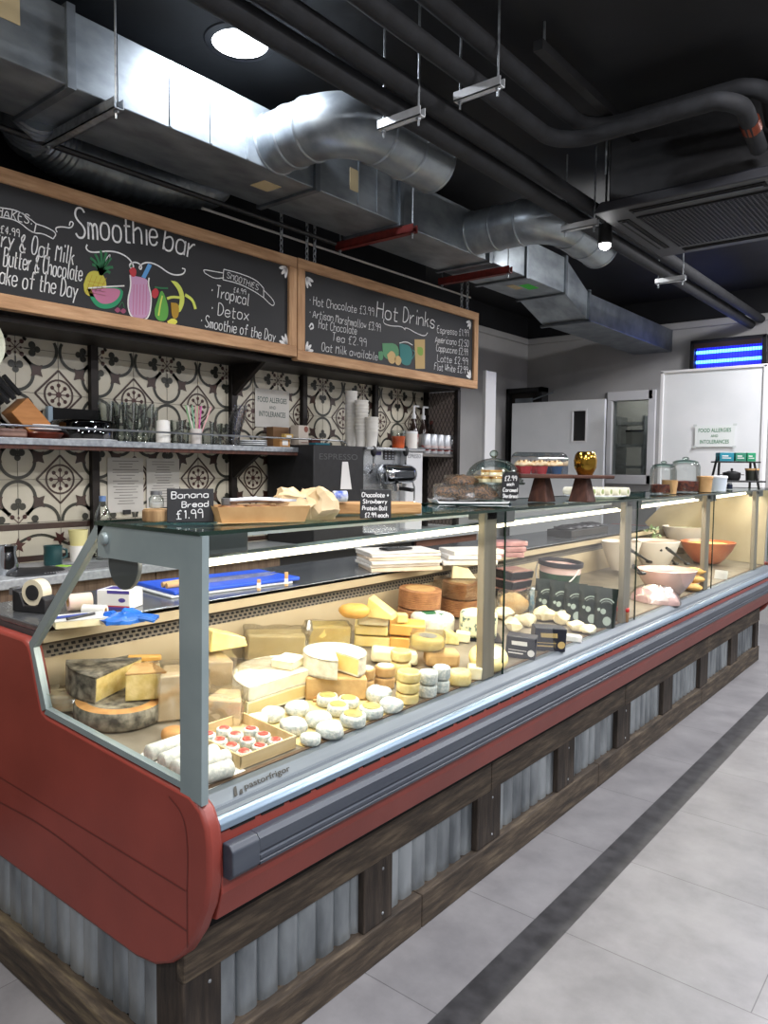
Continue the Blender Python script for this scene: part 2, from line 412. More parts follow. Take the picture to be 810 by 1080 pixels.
def tape_sign(name, label, cx, cz, y, w, h, rows, col='#1f7a4a'):
    t = thing(name, label, 'sign', (cx, y, cz))
    MB().box(-w/2, w/2, -.002, 0, -h/2, h/2).build('sheet', mat('laminated_paper', '#e6ebe9', rough=.25), t)
    g = MB()
    M = lambda u, v: Vector((u, -.003, v))
    for txt, zz, ww, hh in rows: print_text(g, txt, (0, zz), ww, hh, M, 0, fat=.01)
    g.build('printed_words', mat('printed_'+col, col, rough=.6), t)
    k = MB()
    for a in (-1, 1):
        for b in (-1, 1): k.cbox((a*w/2, -.003, b*h/2), (.03, .001, .018), 0)
    k.build('tape', mat('clear_tape', '#cfd6d3', rough=.2), t)
    return t
tape_sign('allergy_notice', 'white laminated food allergies notice with green words taped to the white partition', -1.9, 1.79, 6.885, .33, .19,
          [('FOOD ALLERGIES', .05, .27, .034), ('AND', 0, .06, .022), ('INTOLERANCES', -.05, .24, .034)])

# fly killer with two violet tubes on the far wall
fk = thing('fly_killer', 'black wall-mounted fly killer with two glowing blue tubes', 'fly killer', (-2.07, YF-.005, 2.5))
MB().box(-.33, .33, -.03, 0, 0, .27).build('back_panel', mat('uv_reflector', '#2a2f6e', rough=.3, emis='#2b22ff', estr=.9), fk)
MB().box(-.35, -.31, -.12, 0, -.02, .28).box(.31, .35, -.12, 0, -.02, .28).box(-.35, .35, -.12, 0, .25, .285).box(-.35, .35, -.12, 0, -.02, .0).build('case', m_black, fk, bev=.006)
MB().box(-.31, .31, -.125, -.118, .2, .25).build('front_lip', mat('brown_metal', '#40322e', rough=.4, metal=.4), fk)
for z in (.07, .165): MB().tube([(-.3, -.07, z), (.3, -.07, z)], .016).build('violet_tube', mat('uv_tube', '#a0a0ff', emis='#3a7dff', estr=9), fk)
gr = MB()
for i in range(25): gr.box(-.3+i*.025-.0015, -.3+i*.025+.0015, -.11, -.107, 0, .2)
gr.build('guard_grille', mat('uv_wire', '#20243c', rough=.4, metal=.5), fk)

# ------------------------------------------------------------------ ducts and services under the ceiling
dz0, dz1, dx0, dx1 = 2.85, 3.117, -3.035, -2.635
du = thing('ventilation_duct', 'long galvanised rectangular ventilation duct running above the counter', 'duct', (-2.83, 3, dz0))
def sec(y0, y1, name='duct_section', m=m_galv): return MB().box(dx0, dx1, y0, y1, dz0, dz1).build(name, m, du, smooth=0, bev=.004, world=True)
ys = [-1.5, .1, 1.425, 2.68, 3.35, 4.3, 4.8, 5.42]
for a, b in zip(ys, ys[1:]): sec(a, b)
for y in ys[1:]:
    MB().box(dx0-.016, dx1+.016, y-.016, y+.016, dz0-.014, dz0).box(dx0-.016, dx1+.016, y-.016, y+.016, dz1, dz1+.014).box(dx0-.016, dx0, y-.016, y+.016, dz0, dz1).box(dx1, dx1+.016, y-.016, y+.016, dz0, dz1).build('flange', m_galvd, du, smooth=0, world=True)
for y in [1.62, 1.85, 2.05, 2.25, 3.0, 3.15]: MB().box(dx1-.001, dx1+.004, y-.006, y+.006, dz0+.005, dz1-.005).build('standing_seam', m_galv, du, smooth=0, world=True)
# reducer and slimmer run
rd = [(5.42, dz0, dz1), (5.85, 2.71, 2.93)]
v = []
for (y, a, b) in rd: v += [(dx0, y, a), (dx1, y, a), (dx1, y, b), (dx0, y, b)]
MB().add(v, [(0, 1, 5, 4), (1, 2, 6, 5), (2, 3, 7, 6), (3, 0, 4, 7)]).build('reducer', m_galv, du, smooth=0, world=True)
MB().box(dx0, dx1, 5.85, 7.93, 2.71, 2.93).build('duct_section', m_galvd, du, smooth=0, bev=.004, world=True)
MB().box(dx0-.02, dx1+.02, 5.835, 5.865, 2.69, 2.71).box(dx0-.02, dx1+.02, 5.835, 5.865, 2.93, 2.95).box(dx1, dx1+.02, 5.835, 5.865, 2.7, 2.94).build('flange', m_galvd, du, smooth=0, world=True)
MB().box(dx1, dx1+.002, 2.93, 3.0, 2.92, 3.03).build('sticker', m_beigetape, du, world=True)
MB().box(-2.85, -2.75, 2.45, 2.56, dz0-.002, dz0).build('sticker', m_beigetape, du, world=True)
MB().box(dx1, dx1+.002, 1.12, 1.25, 2.98, 3.09).build('sticker', m_beigetape, du, world=True)
MB().box(-2.8, -2.72, 5.0, 5.16, dz0-.002, dz0).build('sticker', m_greentag, du, world=True); MB().box(-2.88, -2.82, 4.95, 5.1, dz0-.002, dz0).build('sticker', m_beigetape, du, world=True)

def elbow(name, label, y0, xb, y1, r, zc, zdrop=0):
    e = thing(name, label, 'duct', (dx1, y0, zc))
    path = []; R = .2
    for i in range(5): path.append((dx1+(xb-R-dx1)*i/4, y0, zc))
    for i in range(1, 11):
        a = PI/2*i/10; path.append((xb-R+R*math.sin(a), y0+R-R*math.cos(a), zc-zdrop*.3*i/10))
    for i in range(1, 5): path.append((xb, y0+R+(y1-y0-R)*i/4, zc-zdrop*(.3+.7*i/4)))
    MB().tube(path, r, 32, cap=False).build('bend', m_galv, e, world=True, smooth=60)
    def ring(i, rr, w):
        a = Vector(path[i]); d = (Vector(path[min(i+1, len(path)-1)])-Vector(path[max(i-1, 0)])).normalized()
        return MB().tube([a-d*w, a-d*w*.4, a+d*w*.4, a+d*w], [rr-.004, rr+.006, rr+.006, rr-.004], 32, cap=False).build('band', m_galv, e, world=True, smooth=60)
    for i in (0, 2, 4, 14, 16, 18): ring(i, r, .012)
    MB().tube([path[-2], path[-1]], r-.004, 32, cap=False).build('inner_sleeve', m_galvd, e, world=True)
    return e
elbow('round_duct_elbow', 'shiny round duct elbow leaving the duct beside the ceiling downlight', 2.42, -2.2, 3.05, .132, 2.978)
elbow('round_duct_elbow', 'dull round duct elbow between the second red bar and the air conditioner', 4.12, -2.09, 4.78, .132, 2.985, .03)
fx = thing('flexible_duct', 'ribbed grey flexible duct hanging behind the grey strut', 'duct', (-3.2, 1.9, 2.9))
pts = [(-3.04+.02, 1.5, 2.93), (-3.2, 1.55, 2.9), (-3.28, 1.75, 2.88), (-3.28, 2.1, 2.88), (-3.25, 2.5, 2.95), (-3.22, 2.7, 3.24)]
P5 = []
for a, b in zip(pts, pts[1:]):
    for k in range(14): P5.append(tuple(Vector(a).lerp(Vector(b), k/14)))
MB().tube(P5, [.115+.006*(i % 2) for i in range(len(P5))], 20).build('hose', m_galvd, fx, world=True, smooth=20)

def hanger(name, label, x0, x1, y, z, m, rod=True, sec=.04):
    t = thing(name, label, 'bracket', ((x0+x1)/2, y, z))
    MB().box(x0, x1, y-sec/2, y+sec/2, z-sec, z-sec+.004).box(x0, x1, y-sec/2, y-sec/2+.004, z-sec, z).box(x0, x1, y+sec/2-.004, y+sec/2, z-sec, z).build('channel', m, t, world=True, smooth=0)
    for x in (x0+.02, x1-.02):
        MB().tube([(x, y, z-sec-.03), (x, y, ZC-.001)], .0045, 6).build('threaded_rod', m_zinc, t, world=True)
        MB().lathe([(0, 0), (.01, 0), (.01, .008), (0, .008)], 6, (x, y, z-sec-.009)).build('nut', m_zinc, t, world=True)
    return t
hanger('duct_bracket', 'grey zinc strut under the duct above the smoothie board', -3.09, -2.545, 1.565, 2.836, m_zinc)
hanger('duct_bracket', 'red steel bar under the duct below the shiny elbow', -3.13, -2.545, 3.375, 2.838, m_redsteel, sec=.045)
hanger('duct_bracket', 'red steel bar under the duct near the hot drinks board end', -3.13, -2.555, 4.45, 2.838, m_redsteel, sec=.045)

# insulated pipes
def pipe(name, label, paths, r):
    t = thing(name, label, 'pipe', paths[0][0])
    for p in paths: MB().tube(p, r, 12).build('insulation', m_blackmat, t, world=True, smooth=60)
    return t
pipe('insulated_pipe', 'lower black insulated pipe of the straight pair beside the duct', [[(-1.885, -1, 2.9), (-1.885, 7.9, 2.9)]], .042)
pipe('insulated_pipe', 'upper black insulated pipe of the straight pair beside the duct', [[(-1.795, -1, 2.94), (-1.795, 7.9, 2.94)]], .038)
def bend_path(x, z, yb, xe, R=.16, tail=.35):
    p = [(x, -1, z), (x, yb-R, z)]
    for i in range(1, 9):
        a = PI/2*i/8; p.append((x+R-R*math.cos(a), yb-R+R*math.sin(a), z))
    p.append((xe-.1, yb, z))
    for i in range(1, 9):
        a = PI/2*i/8; p.append((xe-.1+.1*math.sin(a), yb+.1-.1*math.cos(a), z-.03*i/8))
    p.append((xe, yb+tail, z-.1))
    return p
pipe('insulated_pipe', 'black insulated pipe bending across in front of the air conditioner', [bend_path(-1.64, 3.0, 3.28, -.86, tail=.342)], .036)
pipe('insulated_pipe', 'second black insulated pipe bending above its neighbour to the air conditioner', [bend_path(-1.56, 3.09, 3.42, -.8, tail=.2)], .036)
cp = MB(); cp.tube([(-.86, 3.45, 2.955), (-.86, 3.5, 2.94)], .041, 12)
tag(cp.build('copper_pipe_joint', mat('copper', '#7a3a24', rough=.4, metal=.7)), 'copper coloured joint on the bending pipe by the air conditioner', 'pipe joint')
for (x, y, z, lab) in ((-1.845, 2.345, 2.885, 'white strut holding the straight pipes beside the shiny elbow'), (-1.6, 2.514, 2.985, 'white strut holding the bending pipes before their turn'),
                       (-1.845, 3.962, 2.885, 'white strut holding the straight pipes beside the dull elbow'), (-1.845, 5.467, 2.885, 'white strut holding the straight pipes beyond the air conditioner')):
    hanger('pipe_hanger', lab, x-.105, x+.105, y, z-.025, mat('white_zinc', '#c3c6c8', '#d3d6d8', .4, .3, scale=20), sec=.035)
tr = thing('strut_rail', 'black slotted rail fixed across the ceiling before the air conditioner', 'rail', (-1.45, 3.2, 3.2))
MB().box(-1.47, -1.43, 2.7, 3.75, 3.12, 3.16).build('channel', m_black, tr, world=True); MB().tube([(-1.45, 2.75, 3.16), (-1.45, 2.75, ZC)], .005, 6).tube([(-1.45, 3.7, 3.16), (-1.45, 3.7, ZC)], .005, 6).build('threaded_rod', m_zinc, tr, world=True)
tag(MB().tube([(-3.16, 2.4, 2.79), (-3.16, 4.9, 2.79)], .007, 8).build('white_conduit', m_wall), 'white conduit running behind the duct above the boards', 'conduit')
tag(MB().tube([(-3.08, -1, 2.81), (-3.08, 3.3, 2.81)], .014, 8).build('black_conduit', m_black), 'thin black conduit running along the underside of the duct', 'conduit')

# ceiling cassette air conditioner
ac = thing('air_conditioner', 'black ceiling cassette air conditioner with square grille', 'air conditioner', (-1.165, 4.17, 2.79))
m_acp = mat('black_ac_plastic', '#1a1b20', '#212228', .5, scale=20)
MB().box(-.42, .42, -.44, .44, .05, .4).build('body', m_black, ac, bev=.01)
MB().prism([(-.475, 0), (.475, 0), (.44, .05), (-.44, .05)], -.5, .5, 'Y').build('fascia', m_acp, ac, bev=.008)
for k, (w, d, x, y) in enumerate(((.62, .06, 0, -.41), (.62, .06, 0, .41), (.06, .62, -.39, 0), (.06, .62, .39, 0))):
    MB().box(x-w/2, x+w/2, y-d/2, y+d/2, -.004, .004).build('air_slot', m_dark, ac)
    MB().cbox((x, y, -.007), (w*.96 if w > d else .02, d*.96 if d > w else .02, .006)).build('louvre', m_acp, ac)
g = MB()
for i in range(30):
    a = -.31+i*.62/29; g.box(a-.003, a+.003, -.31, .31, -.008, -.003); g.box(-.31, .31, a-.003, a+.003, -.008, -.003)
MB().box(-.32, .32, -.32, .32, -.003, .002).build('intake_panel', m_dark, ac); g.build('intake_grille', mat('grille_grey', '#24252c', rough=.5), ac)
for x in (-.4, .4):
    for y in (-.42, .42): MB().tube([(x*1.08, y*1.08, .2), (x*1.08, y*1.08, .459)], .005, 6).build('threaded_rod', m_zinc, ac)

# downlights
def downlight(loc, label, r=.115):
    t = thing('ceiling_downlight', label, 'ceiling light', loc)
    MB().lathe([(r, -.012), (r+.03, -.006), (r+.034, 0), (r, 0)], 32).build('bezel', m_acp, t)
    MB().disc((0, 0, -.006), r, seg=32).build('diffuser', m_lamp, t)
    return t
downlight((-2.505, 2.1, ZC), 'round glowing downlight in the black ceiling by the shiny duct')
sp = thing('spotlight', 'small bright spotlight hung beside the dull duct elbow', 'spotlight', tuple(at(638, 257, 'X', -1.715)))
MB().lathe([(0, .1), (.035, .1), (.04, .0), (.033, -.004)], 16).build('housing', m_black, sp); MB().sphere((0, 0, 0), .034, 12, 8).build('lens', m_lampsmall, sp)
MB().tube([(0, 0, .1), (0, 0, ZC-at(638, 257, 'X', -1.715).z-.001)], .006, 6).build('stem', m_black, sp)

def area(name, loc, rot, size, power, col='#ffffff', sy=None, spread=None):
    l = bpy.data.lights.new(name, 'AREA'); l.energy = power; l.color = lin(col)[:3]; l.size = size
    if sy: l.shape = 'RECTANGLE'; l.size_y = sy
    else: l.shape = 'DISK'
    if spread: l.spread = spread
    o = bpy.data.objects.new(name, l); COL.objects.link(o); o.location = loc; o.rotation_euler = rot
    return o
LP = 1.0
area('downlight_lamp', (-2.44, 2.1, ZC-.02), (0, 0, 0), .2, 28*LP, '#eef4ff')
for x in (-.3, 1.5):
    for y in (-1.2, .9, 3.0, 5.1, 7.0):
        if x == -.3 and y == 3.0: y = 2.7
        area('shop_and_fill_lamp', (x, y, ZC-.02), (0, 0, 0), .3, 50*LP, '#fbfaff')
area('bar_lamp', (-2.3, .2, ZC-.03), (0, 0, 0), .25, 34*LP, '#fff6ea')
l = bpy.data.lights.new('spot_lamp', 'POINT'); l.energy = 6; l.shadow_soft_size = .04; o = bpy.data.objects.new('spot_lamp', l); COL.objects.link(o); o.location = at(638, 257, 'Y', 5.0)+Vector((-.05, .05, -.06))
area('shop_and_fill_lamp', (-.7, 6.1, ZC-.02), (0, math.radians(10), 0), .3, 55, '#fbfaff')  # added fill lamp without a fixture, brightens the white partition at the far end
area('kitchen_lamp', (-3.2, 8.6, 2.85), (0, 0, 0), .5, 16, '#fff8ee')
l = bpy.data.lights.new('fly_killer_lamp', 'POINT'); l.energy = 1.6; l.color = (.25, .3, 1); l.shadow_soft_size = .15; o = bpy.data.objects.new('fly_killer_lamp', l); COL.objects.link(o); o.location = (-2.07, YF-.22, 2.62)

W = bpy.data.worlds.new('world'); SC.world = W; W.use_nodes = True
W.node_tree.nodes['Background'].inputs[0].default_value = (.5, .52, .56, 1); W.node_tree.nodes['Background'].inputs[1].default_value = .12
SC.view_settings.view_transform = 'Standard'; SC.view_settings.look = 'None'; SC.view_settings.exposure = 0
# ------------------------------------------------------------------ timber and corrugated plinth under the counter
PX = -1.376
pl = thing('counter_plinth', 'dark reclaimed timber plinth with corrugated galvanised panels under the red counter', 'plinth', (-1.9, 3.7, 0))
def bw(name, m, *b, bev=.004, par=pl): return MB().box(*b).build(name, m, par, smooth=0, bev=bev, world=True)
posts = [(.985, 1.095), (1.62, 1.755), (2.246, 2.41), (2.887, 3.05), (3.54, 3.71), (4.2, 4.36), (4.88, 5.05), (5.6, 5.78), (6.3, 6.4)]
for a, b in ((.985, 2.33), (2.333, 3.62), (3.623, 5.0), (5.003, 6.4)): bw('top_rail', m_tim_y, PX-.03, PX, a, b, .312, .44)
for a, b in ((.955, 1.9), (1.903, 3.3), (3.303, 4.9), (4.903, 6.4)): bw('bottom_rail', m_tim_y, PX-.05, PX+.004, a, b, 0, .112)
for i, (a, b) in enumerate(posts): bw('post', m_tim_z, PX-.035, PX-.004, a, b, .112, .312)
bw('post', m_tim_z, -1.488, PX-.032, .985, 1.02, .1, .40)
bw('bottom_rail', m_tim_x, -2.55, PX-.01, .95, 1.0, 0, .11)
nl = MB()
for (a, b) in posts[:5]:
    for z in (.14, .28): nl.lathe([(0, .002), (.004, .0015), (.005, 0)], 8, (0, 0, 0), 0, Matrix.Translation((PX-.004, (a+b)/2+.02, z)) @ Matrix.Rotation(PI/2, 4, 'Y'))
nl.build('nail_head', m_zinc, pl, world=True)
m_corr = mat('corrugated_galvanised', '#737a7f', '#b4bcc0', .36, .62, scale=7, detail=9, stretch=(1, 1, .35), bump=.1)
def corr(P, length, z0, z1, pitch=.072, d=.018):
    """corrugated sheet: rounded crowns with narrow valleys; P(u, depth, z) -> point"""
    vs = []; n = int(length/pitch*12)
    for i in range(n+1):
        u = length*i/n; ph = (u/pitch) % 1
        h = d*(1-abs(2*ph-1)**5)
        vs += [P(u, h, z0), P(u, h, z1)]
    return MB().add(vs, [(2*i, 2*i+2, 2*i+3, 2*i+1) for i in range(n)])
for (a, b), (c, d) in zip(posts, posts[1:]):
    corr(lambda u, h, z, b=b: (PX-.045+h, b+u, z), c-b, .108, .316).build('corrugated_panel', m_corr, pl, smooth=60, world=True)
corr(lambda u, h, z: (-2.5+u, 1.012-h, z), 1.012, .105, .42).build('corrugated_panel', m_corr, pl, smooth=60, world=True)
bw('backing', m_dark, -2.5, PX-.055, 1.03, 6.38, 0, .42, bev=0)

# ------------------------------------------------------------------ refrigerated display counter
dc = thing('display_counter', 'long terracotta red refrigerated deli display counter with glass front', 'display counter', (-1.9, 3.7, .42))
def cb(name, m, mb, bev=0, **k): return mb.build(name, m, dc, bev=bev, world=True, **k)
Y0, Y1 = 1.005, 6.4
prof = [(-2.62, .311), (-1.54, .318), (-1.46, .332), (-1.40, .362), (-1.35, .405), (-1.305, .47), (-1.272, .54), (-1.258, .60), (-1.258, .68), (-1.265, .72), (-1.285, .755), (-1.325, .778),
        (-1.96, .812), (-1.985, .822), (-1.995, .84), (-2.045, .975), (-2.06, .995), (-2.09, 1.006), (-2.62, 1.01)]
pn = cb('end_panel', m_red, MB().prism(prof, .965, Y0, 'Y'), bev=.009)
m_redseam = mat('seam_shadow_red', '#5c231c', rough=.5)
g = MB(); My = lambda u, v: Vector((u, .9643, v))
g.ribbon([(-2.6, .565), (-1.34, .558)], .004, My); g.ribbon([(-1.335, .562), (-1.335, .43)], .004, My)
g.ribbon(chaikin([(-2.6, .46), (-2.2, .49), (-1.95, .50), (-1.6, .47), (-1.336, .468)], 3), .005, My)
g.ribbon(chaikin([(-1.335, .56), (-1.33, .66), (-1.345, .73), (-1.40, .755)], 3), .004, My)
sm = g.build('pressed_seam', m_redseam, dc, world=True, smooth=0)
cb('end_panel', m_red, MB().prism(prof, Y1, Y1+.04, 'Y'), bev=.009)
cb('carcass', m_dark, MB().box(-2.55, -1.37, Y0, Y1, .42, .70))
cb('rear_cabinet', mat('rear_steel', '#55585a', rough=.5, metal=.5), MB().box(-2.52, -2.1, Y0, 6.0, .70, 1.02))
# front: sill, rail, slots, red fascia, bumper
cb('glass_sill', m_alu, MB().prism([(-1.37, .757), (-1.333, .757), (-1.308, .740), (-1.305, .7365), (-1.301, .7385), (-1.297, .732), (-1.288, .727), (-1.288, .69), (-1.37, .69)], Y0, Y1), smooth=0)
cb('polished_rail', mat('polished_rail', '#7f92a3', rough=.3, metal=.5), MB().prism([(-1.288, .727), (-1.276, .724), (-1.268, .714), (-1.268, .70), (-1.288, .695)], Y0, Y1), bev=.002)
cb('red_fascia', m_red, MB().prism([(-1.37, .695), (-1.272, .695), (-1.266, .56), (-1.285, .494), (-1.37, .475)], Y0, Y1), smooth=0, bev=.003)
sl = MB(); y = Y0+.03
while y < Y1-.1: sl.box(-1.275, -1.2705, y, y+.07, .6925, .698); y += .09
cb('vent_slots', m_dark, sl)['kind'] = 'stuff'
bp = [(-1.27, .672), (-1.247, .672), (-1.237, .662), (-1.237, .633), (-1.241, .631), (-1.241, .627), (-1.235, .624), (-1.235, .616), (-1.239, .613), (-1.235, .61), (-1.236, .603), (-1.246, .598), (-1.27, .598)]
cb('bumper_rail', m_bump, MB().prism(bp, 1.09, Y1), smooth=0)
cb('bumper_end_cap', m_bump, MB().prism([(-1.27, .674), (-1.245, .674), (-1.234, .662), (-1.232, .61), (-1.245, .596), (-1.27, .596)], 1.01, 1.088), smooth=0, bev=.003)
# maker's lettering on the sill
n_ = Vector((.6, 0, .8)); 
def sill(u, v):   # u along Y, v up the sloping sill
    return Vector((-1.3075, u, .7425)) + Vector((-.827, 0, .562))*v
g = MB(); print_text(g, 'pastorfrigor', (1.185, .012), .15, .02, sill, 0, shear=.25, fat=.015)
g.poly([sill(1.075, .001), sill(1.09, .024), sill(1.097, .024), sill(1.086, .001)]); g.poly([sill(1.092, .001), sill(1.099, .012), sill(1.107, .012), sill(1.102, .001)])
cb('maker_lettering', mat('black_print', '#15130f', rough=.6), g, smooth=0)
# interior
m_deck = mat('warm_steel_deck', '#7d7364', '#8f8575', .4, .3, scale=12)
m_cream = mat('cream_liner', '#a8987a', '#b5a587', .5, scale=4)
cb('display_deck', m_deck, MB().prism([(-1.372, deck_z(-1.372)), (-2.06, deck_z(-2.06)), (-2.06, .70), (-1.372, .70)], Y0, Y1), smooth=0)
cb('deck_nosing', mat('brown_edge_strip', '#5a4633', rough=.5), MB().box(-1.371, -1.358, Y0, Y1, .752, .760))
cb('rear_liner', m_cream, MB().box(-2.12, -2.062, Y0, Y1, .79, .945), smooth=0)
m_perf = mat('perforated_back', '#5a4f3e', rough=.5)
cb('air_duct_strip', m_perf, MB().prism([(-2.062, .925), (-2.085, .985), (-2.12, .985), (-2.12, .925)], Y0, 6.0), smooth=0)
pf = MB(); k = 0
for r in range(4):
    y = Y0+.02 + (r % 2)*.011
    z = .934+r*.0125; x = -2.062-.023*(z-.925)/.06+.0008
    while y < 5.95:
        pf.add([(x+.0022, y, z-.004), (x+.0022, y+.013, z-.004), (x-.0009, y+.013, z+.004), (x-.0009, y, z+.004)], [(0, 1, 2, 3)]); y += .022
cb('vent_perforation', m_dark, pf, smooth=0)['kind'] = 'stuff'
m_ledge = mat('brushed_ledge_steel', '#777b80', '#8d9196', .25, .75, scale=30, stretch=(1, .1, 1))
cb('service_ledge', m_ledge, MB().box(-2.52, -2.05, Y0, 6.0, 1.02, 1.038), bev=.003)
cb('ledge_front', m_cream, MB().prism([(-2.05, 1.034), (-2.05, .992), (-2.085, .985), (-2.085, 1.02)], Y0, 6.0), smooth=0)
# far end wall of the display space
cb('far_end_liner', m_cream, MB().prism([(-1.36, .76), (-1.345, 1.34), (-2.02, 1.34), (-2.3, 1.04), (-2.05, .8)], 6.37, 6.4), smooth=0)
# front uprights
for y in (2.24, 3.51, 4.80, 6.03):
    gp = cb('glass_post', m_post, MB().box(-1.372, -1.343, y-.04, y+.04, .757, 1.349), bev=.004)
    MB().box(-1.42, -1.345, y+.045, y+.17, 1.30, 1.349).box(-1.42, -1.343, y-.03, y+.046, 1.315, 1.349).build('post_bracket', mat('grey_bracket', '#55595a', rough=.4, metal=.3), gp, bev=.004, world=True)
cb('post_bracket', MATS['grey_bracket'], MB().box(-1.42, -1.345, 1.03, 1.15, 1.295, 1.349), bev=.004)
# glass
m_glass = glass('case_glass', '#fbfdfc', '#e6eeea', .05, .22)
m_edge = mat('green_glass_edge', '#12231d', '#1b332a', .15, scale=4)
ge = [1.0, 2.326, 3.60, 4.885, 6.38]
for a, b in zip(ge, ge[1:]):
    cb('front_glass', m_glass, MB().poly([(-1.338, a+.002, .757), (-1.338, b-.002, .757), (-1.338, b-.002, 1.35), (-1.338, a+.002, 1.35)]), smooth=0)
    cb('glass_seam', m_edge, MB().box(-1.3385, -1.3325, b-.004, b, .757, 1.35), smooth=0)
tg = [.965, 2.326, 3.60, 4.885, 6.43]
m_topg = glass('top_glass', '#cfe0d9', '#6d8a80', .25, .8)
for a, b in zip(tg, tg[1:]):
    o = cb('top_glass', m_topg, MB().poly([(-1.70, a, 1.356), (-1.285, a, 1.356), (-1.285, b-.003, 1.356), (-1.70, b-.003, 1.356)]), smooth=0)
    cb('glass_edge', m_edge, MB().box(-1.288, -1.284, a, b-.003, 1.349, 1.358).box(-1.702, -1.698, a, b-.003, 1.349, 1.358).box(-1.70, -1.288, a, a+.003, 1.349, 1.358).box(-1.70, -1.288, b-.006, b-.003, 1.349, 1.358), smooth=0)
# near end: frosted border, clear pane, disc bracket
outer = [(-1.278, 1.349), (-1.70, 1.349), (-2.052, 1.0), (-2.002, .842), (-1.965, .816), (-1.335, .782), (-1.285, .76)]
band = MB()
band.prism([(-1.278, 1.349), (-1.69, 1.349), (-1.69, 1.272), (-1.36, 1.272)], .967, .985).prism([(-1.278, 1.349), (-1.36, 1.272), (-1.36, .775), (-1.285, .765)], .967, .985)
band.prism([(-1.36, .785), (-1.36, .80), (-1.965, .832), (-1.975, .816)], .967, .985)
band.prism([(-1.66, 1.349), (-1.70, 1.349), (-2.055, 1.0), (-2.03, .99)], .967, .985).prism([(-2.055, 1.0), (-2.03, .99), (-1.965, .832), (-1.99, .82)], .967, .985)
cb('end_glass_border', m_alud, band, smooth=0)
cb('end_glass', m_glass, MB().poly([(x, .976, z) for x, z in outer]), smooth=0)
dsc = MB().lathe([(0, 0), (.062, 0), (.064, .004), (.064, .012), (0, .012)], 32, T=Matrix.Translation((-1.60, .992, 1.262)) @ Matrix.Rotation(PI/2, 4, 'X'))
cb('disc_bracket', MATS['grey_bracket'], dsc)
cb('bolt', m_alud, MB().lathe([(0, .012), (.012, .01), (.016, .004), (.016, 0)], 16, T=Matrix.Translation((-1.655, .967, 1.318)) @ Matrix.Rotation(PI/2, 4, 'X')))
# lamp canopy and lamp under the top glass
m_canopy = mat('pale_blue_canopy', '#9fb6c2', rough=.35, metal=.2)
cb('lamp_canopy', m_canopy, MB().prism([(-1.47, 1.347), (-1.70, 1.347), (-1.70, 1.31), (-1.66, 1.295)], 1.02, 6.36), smooth=0, bev=.003)
l0, l1 = Vector((-1.425, 1.03, 1.268)), Vector((-1.425, 6.34, 1.328))
cb('led_strip', mat('warm_led', '#fff3d8', emis='#fff0cf', estr=5), MB().tube([l0, l1], .0095, 10))
cb('lamp_housing', m_alud, MB().tube([l0+Vector((-.004, 0, .011)), l1+Vector((-.004, 0, .011))], .008, 6))
mid = (l0+l1)/2
a = area('case_lamp', (mid.x-.012, mid.y, mid.z-.014), (0, math.radians(22), 0), .03, 37, '#fff5e5', sy=5.25); a.rotation_euler = (math.radians(.65), math.radians(22), 0)
a2 = area('case_lamp_back', (-1.70, 3.68, 1.285), (0, 0, 0), .03, 7, '#ffeccb', sy=5.25)
# ------------------------------------------------------------------ back bar: tiled wall, worktop, cabinets, shelving
TX = -3.495
m_tile = mat('cream_glazed_tile', '#b9b3a0', '#c6c0ae', .3, scale=5)
m_tbrown = mat('tile_brown_glaze', '#33211b', '#3f2a22', .35, scale=9)
m_tgreen = mat('tile_dark_olive_glaze', '#23241d', '#2d2e25', .35, scale=9)
m_tred = mat('tile_maroon_glaze', '#452622', rough=.35)
m_grout = mat('tile_grout', '#6d6a60', rough=.9)
S(MB().box(-3.6, TX, -.3, 4.79, 0, 2.2), 'wall_bar', m_wall); S(MB().box(-3.6, TX-.01, -.3, 4.79, 2.2, ZC), 'wall_bar_upper', m_ceil)
tw = S(MB().box(TX, TX+.006, -.3, 4.78, 1.03, 2.08), 'wall_tiling', m_tile); tw['label'] = 'cream and brown patterned tiles behind the bar'
pat = MB(); X1 = TX+.0075
Pt = .202   # one tile
YC, ZC0 = 1.806, 1.42
M = onX(X1); M2 = onX(X1+.0006); M3 = onX(X1+.0011)
def arc(cx, cz, r, a0, a1, n=22): return [(cx+r*math.cos(a0+(a1-a0)*i/n), cz+r*math.sin(a0+(a1-a0)*i/n)) for i in range(n+1)]
zlo, zhi = 1.215, 2.075
def inz(c, r): return c-r >= zlo-.02 and c+r <= zhi+.1
def clip(pts): return [p for p in pts if zlo <= p[1] <= zhi]
def rib(pts, w, MM, mi):
    run = []
    for p in pts:
        if zlo <= p[1] <= zhi and -.25 < p[0] < 4.77: run.append(p)
        else:
            if len(run) > 1: pat.ribbon(run, w, MM, mi)
            run = []
    if len(run) > 1: pat.ribbon(run, w, MM, mi)
def pol(pts, mi, MM=M2):
    if all(zlo <= z <= zhi and -.25 < y < 4.77 for y, z in pts): pat.poly([MM(*p) for p in pts], mi)
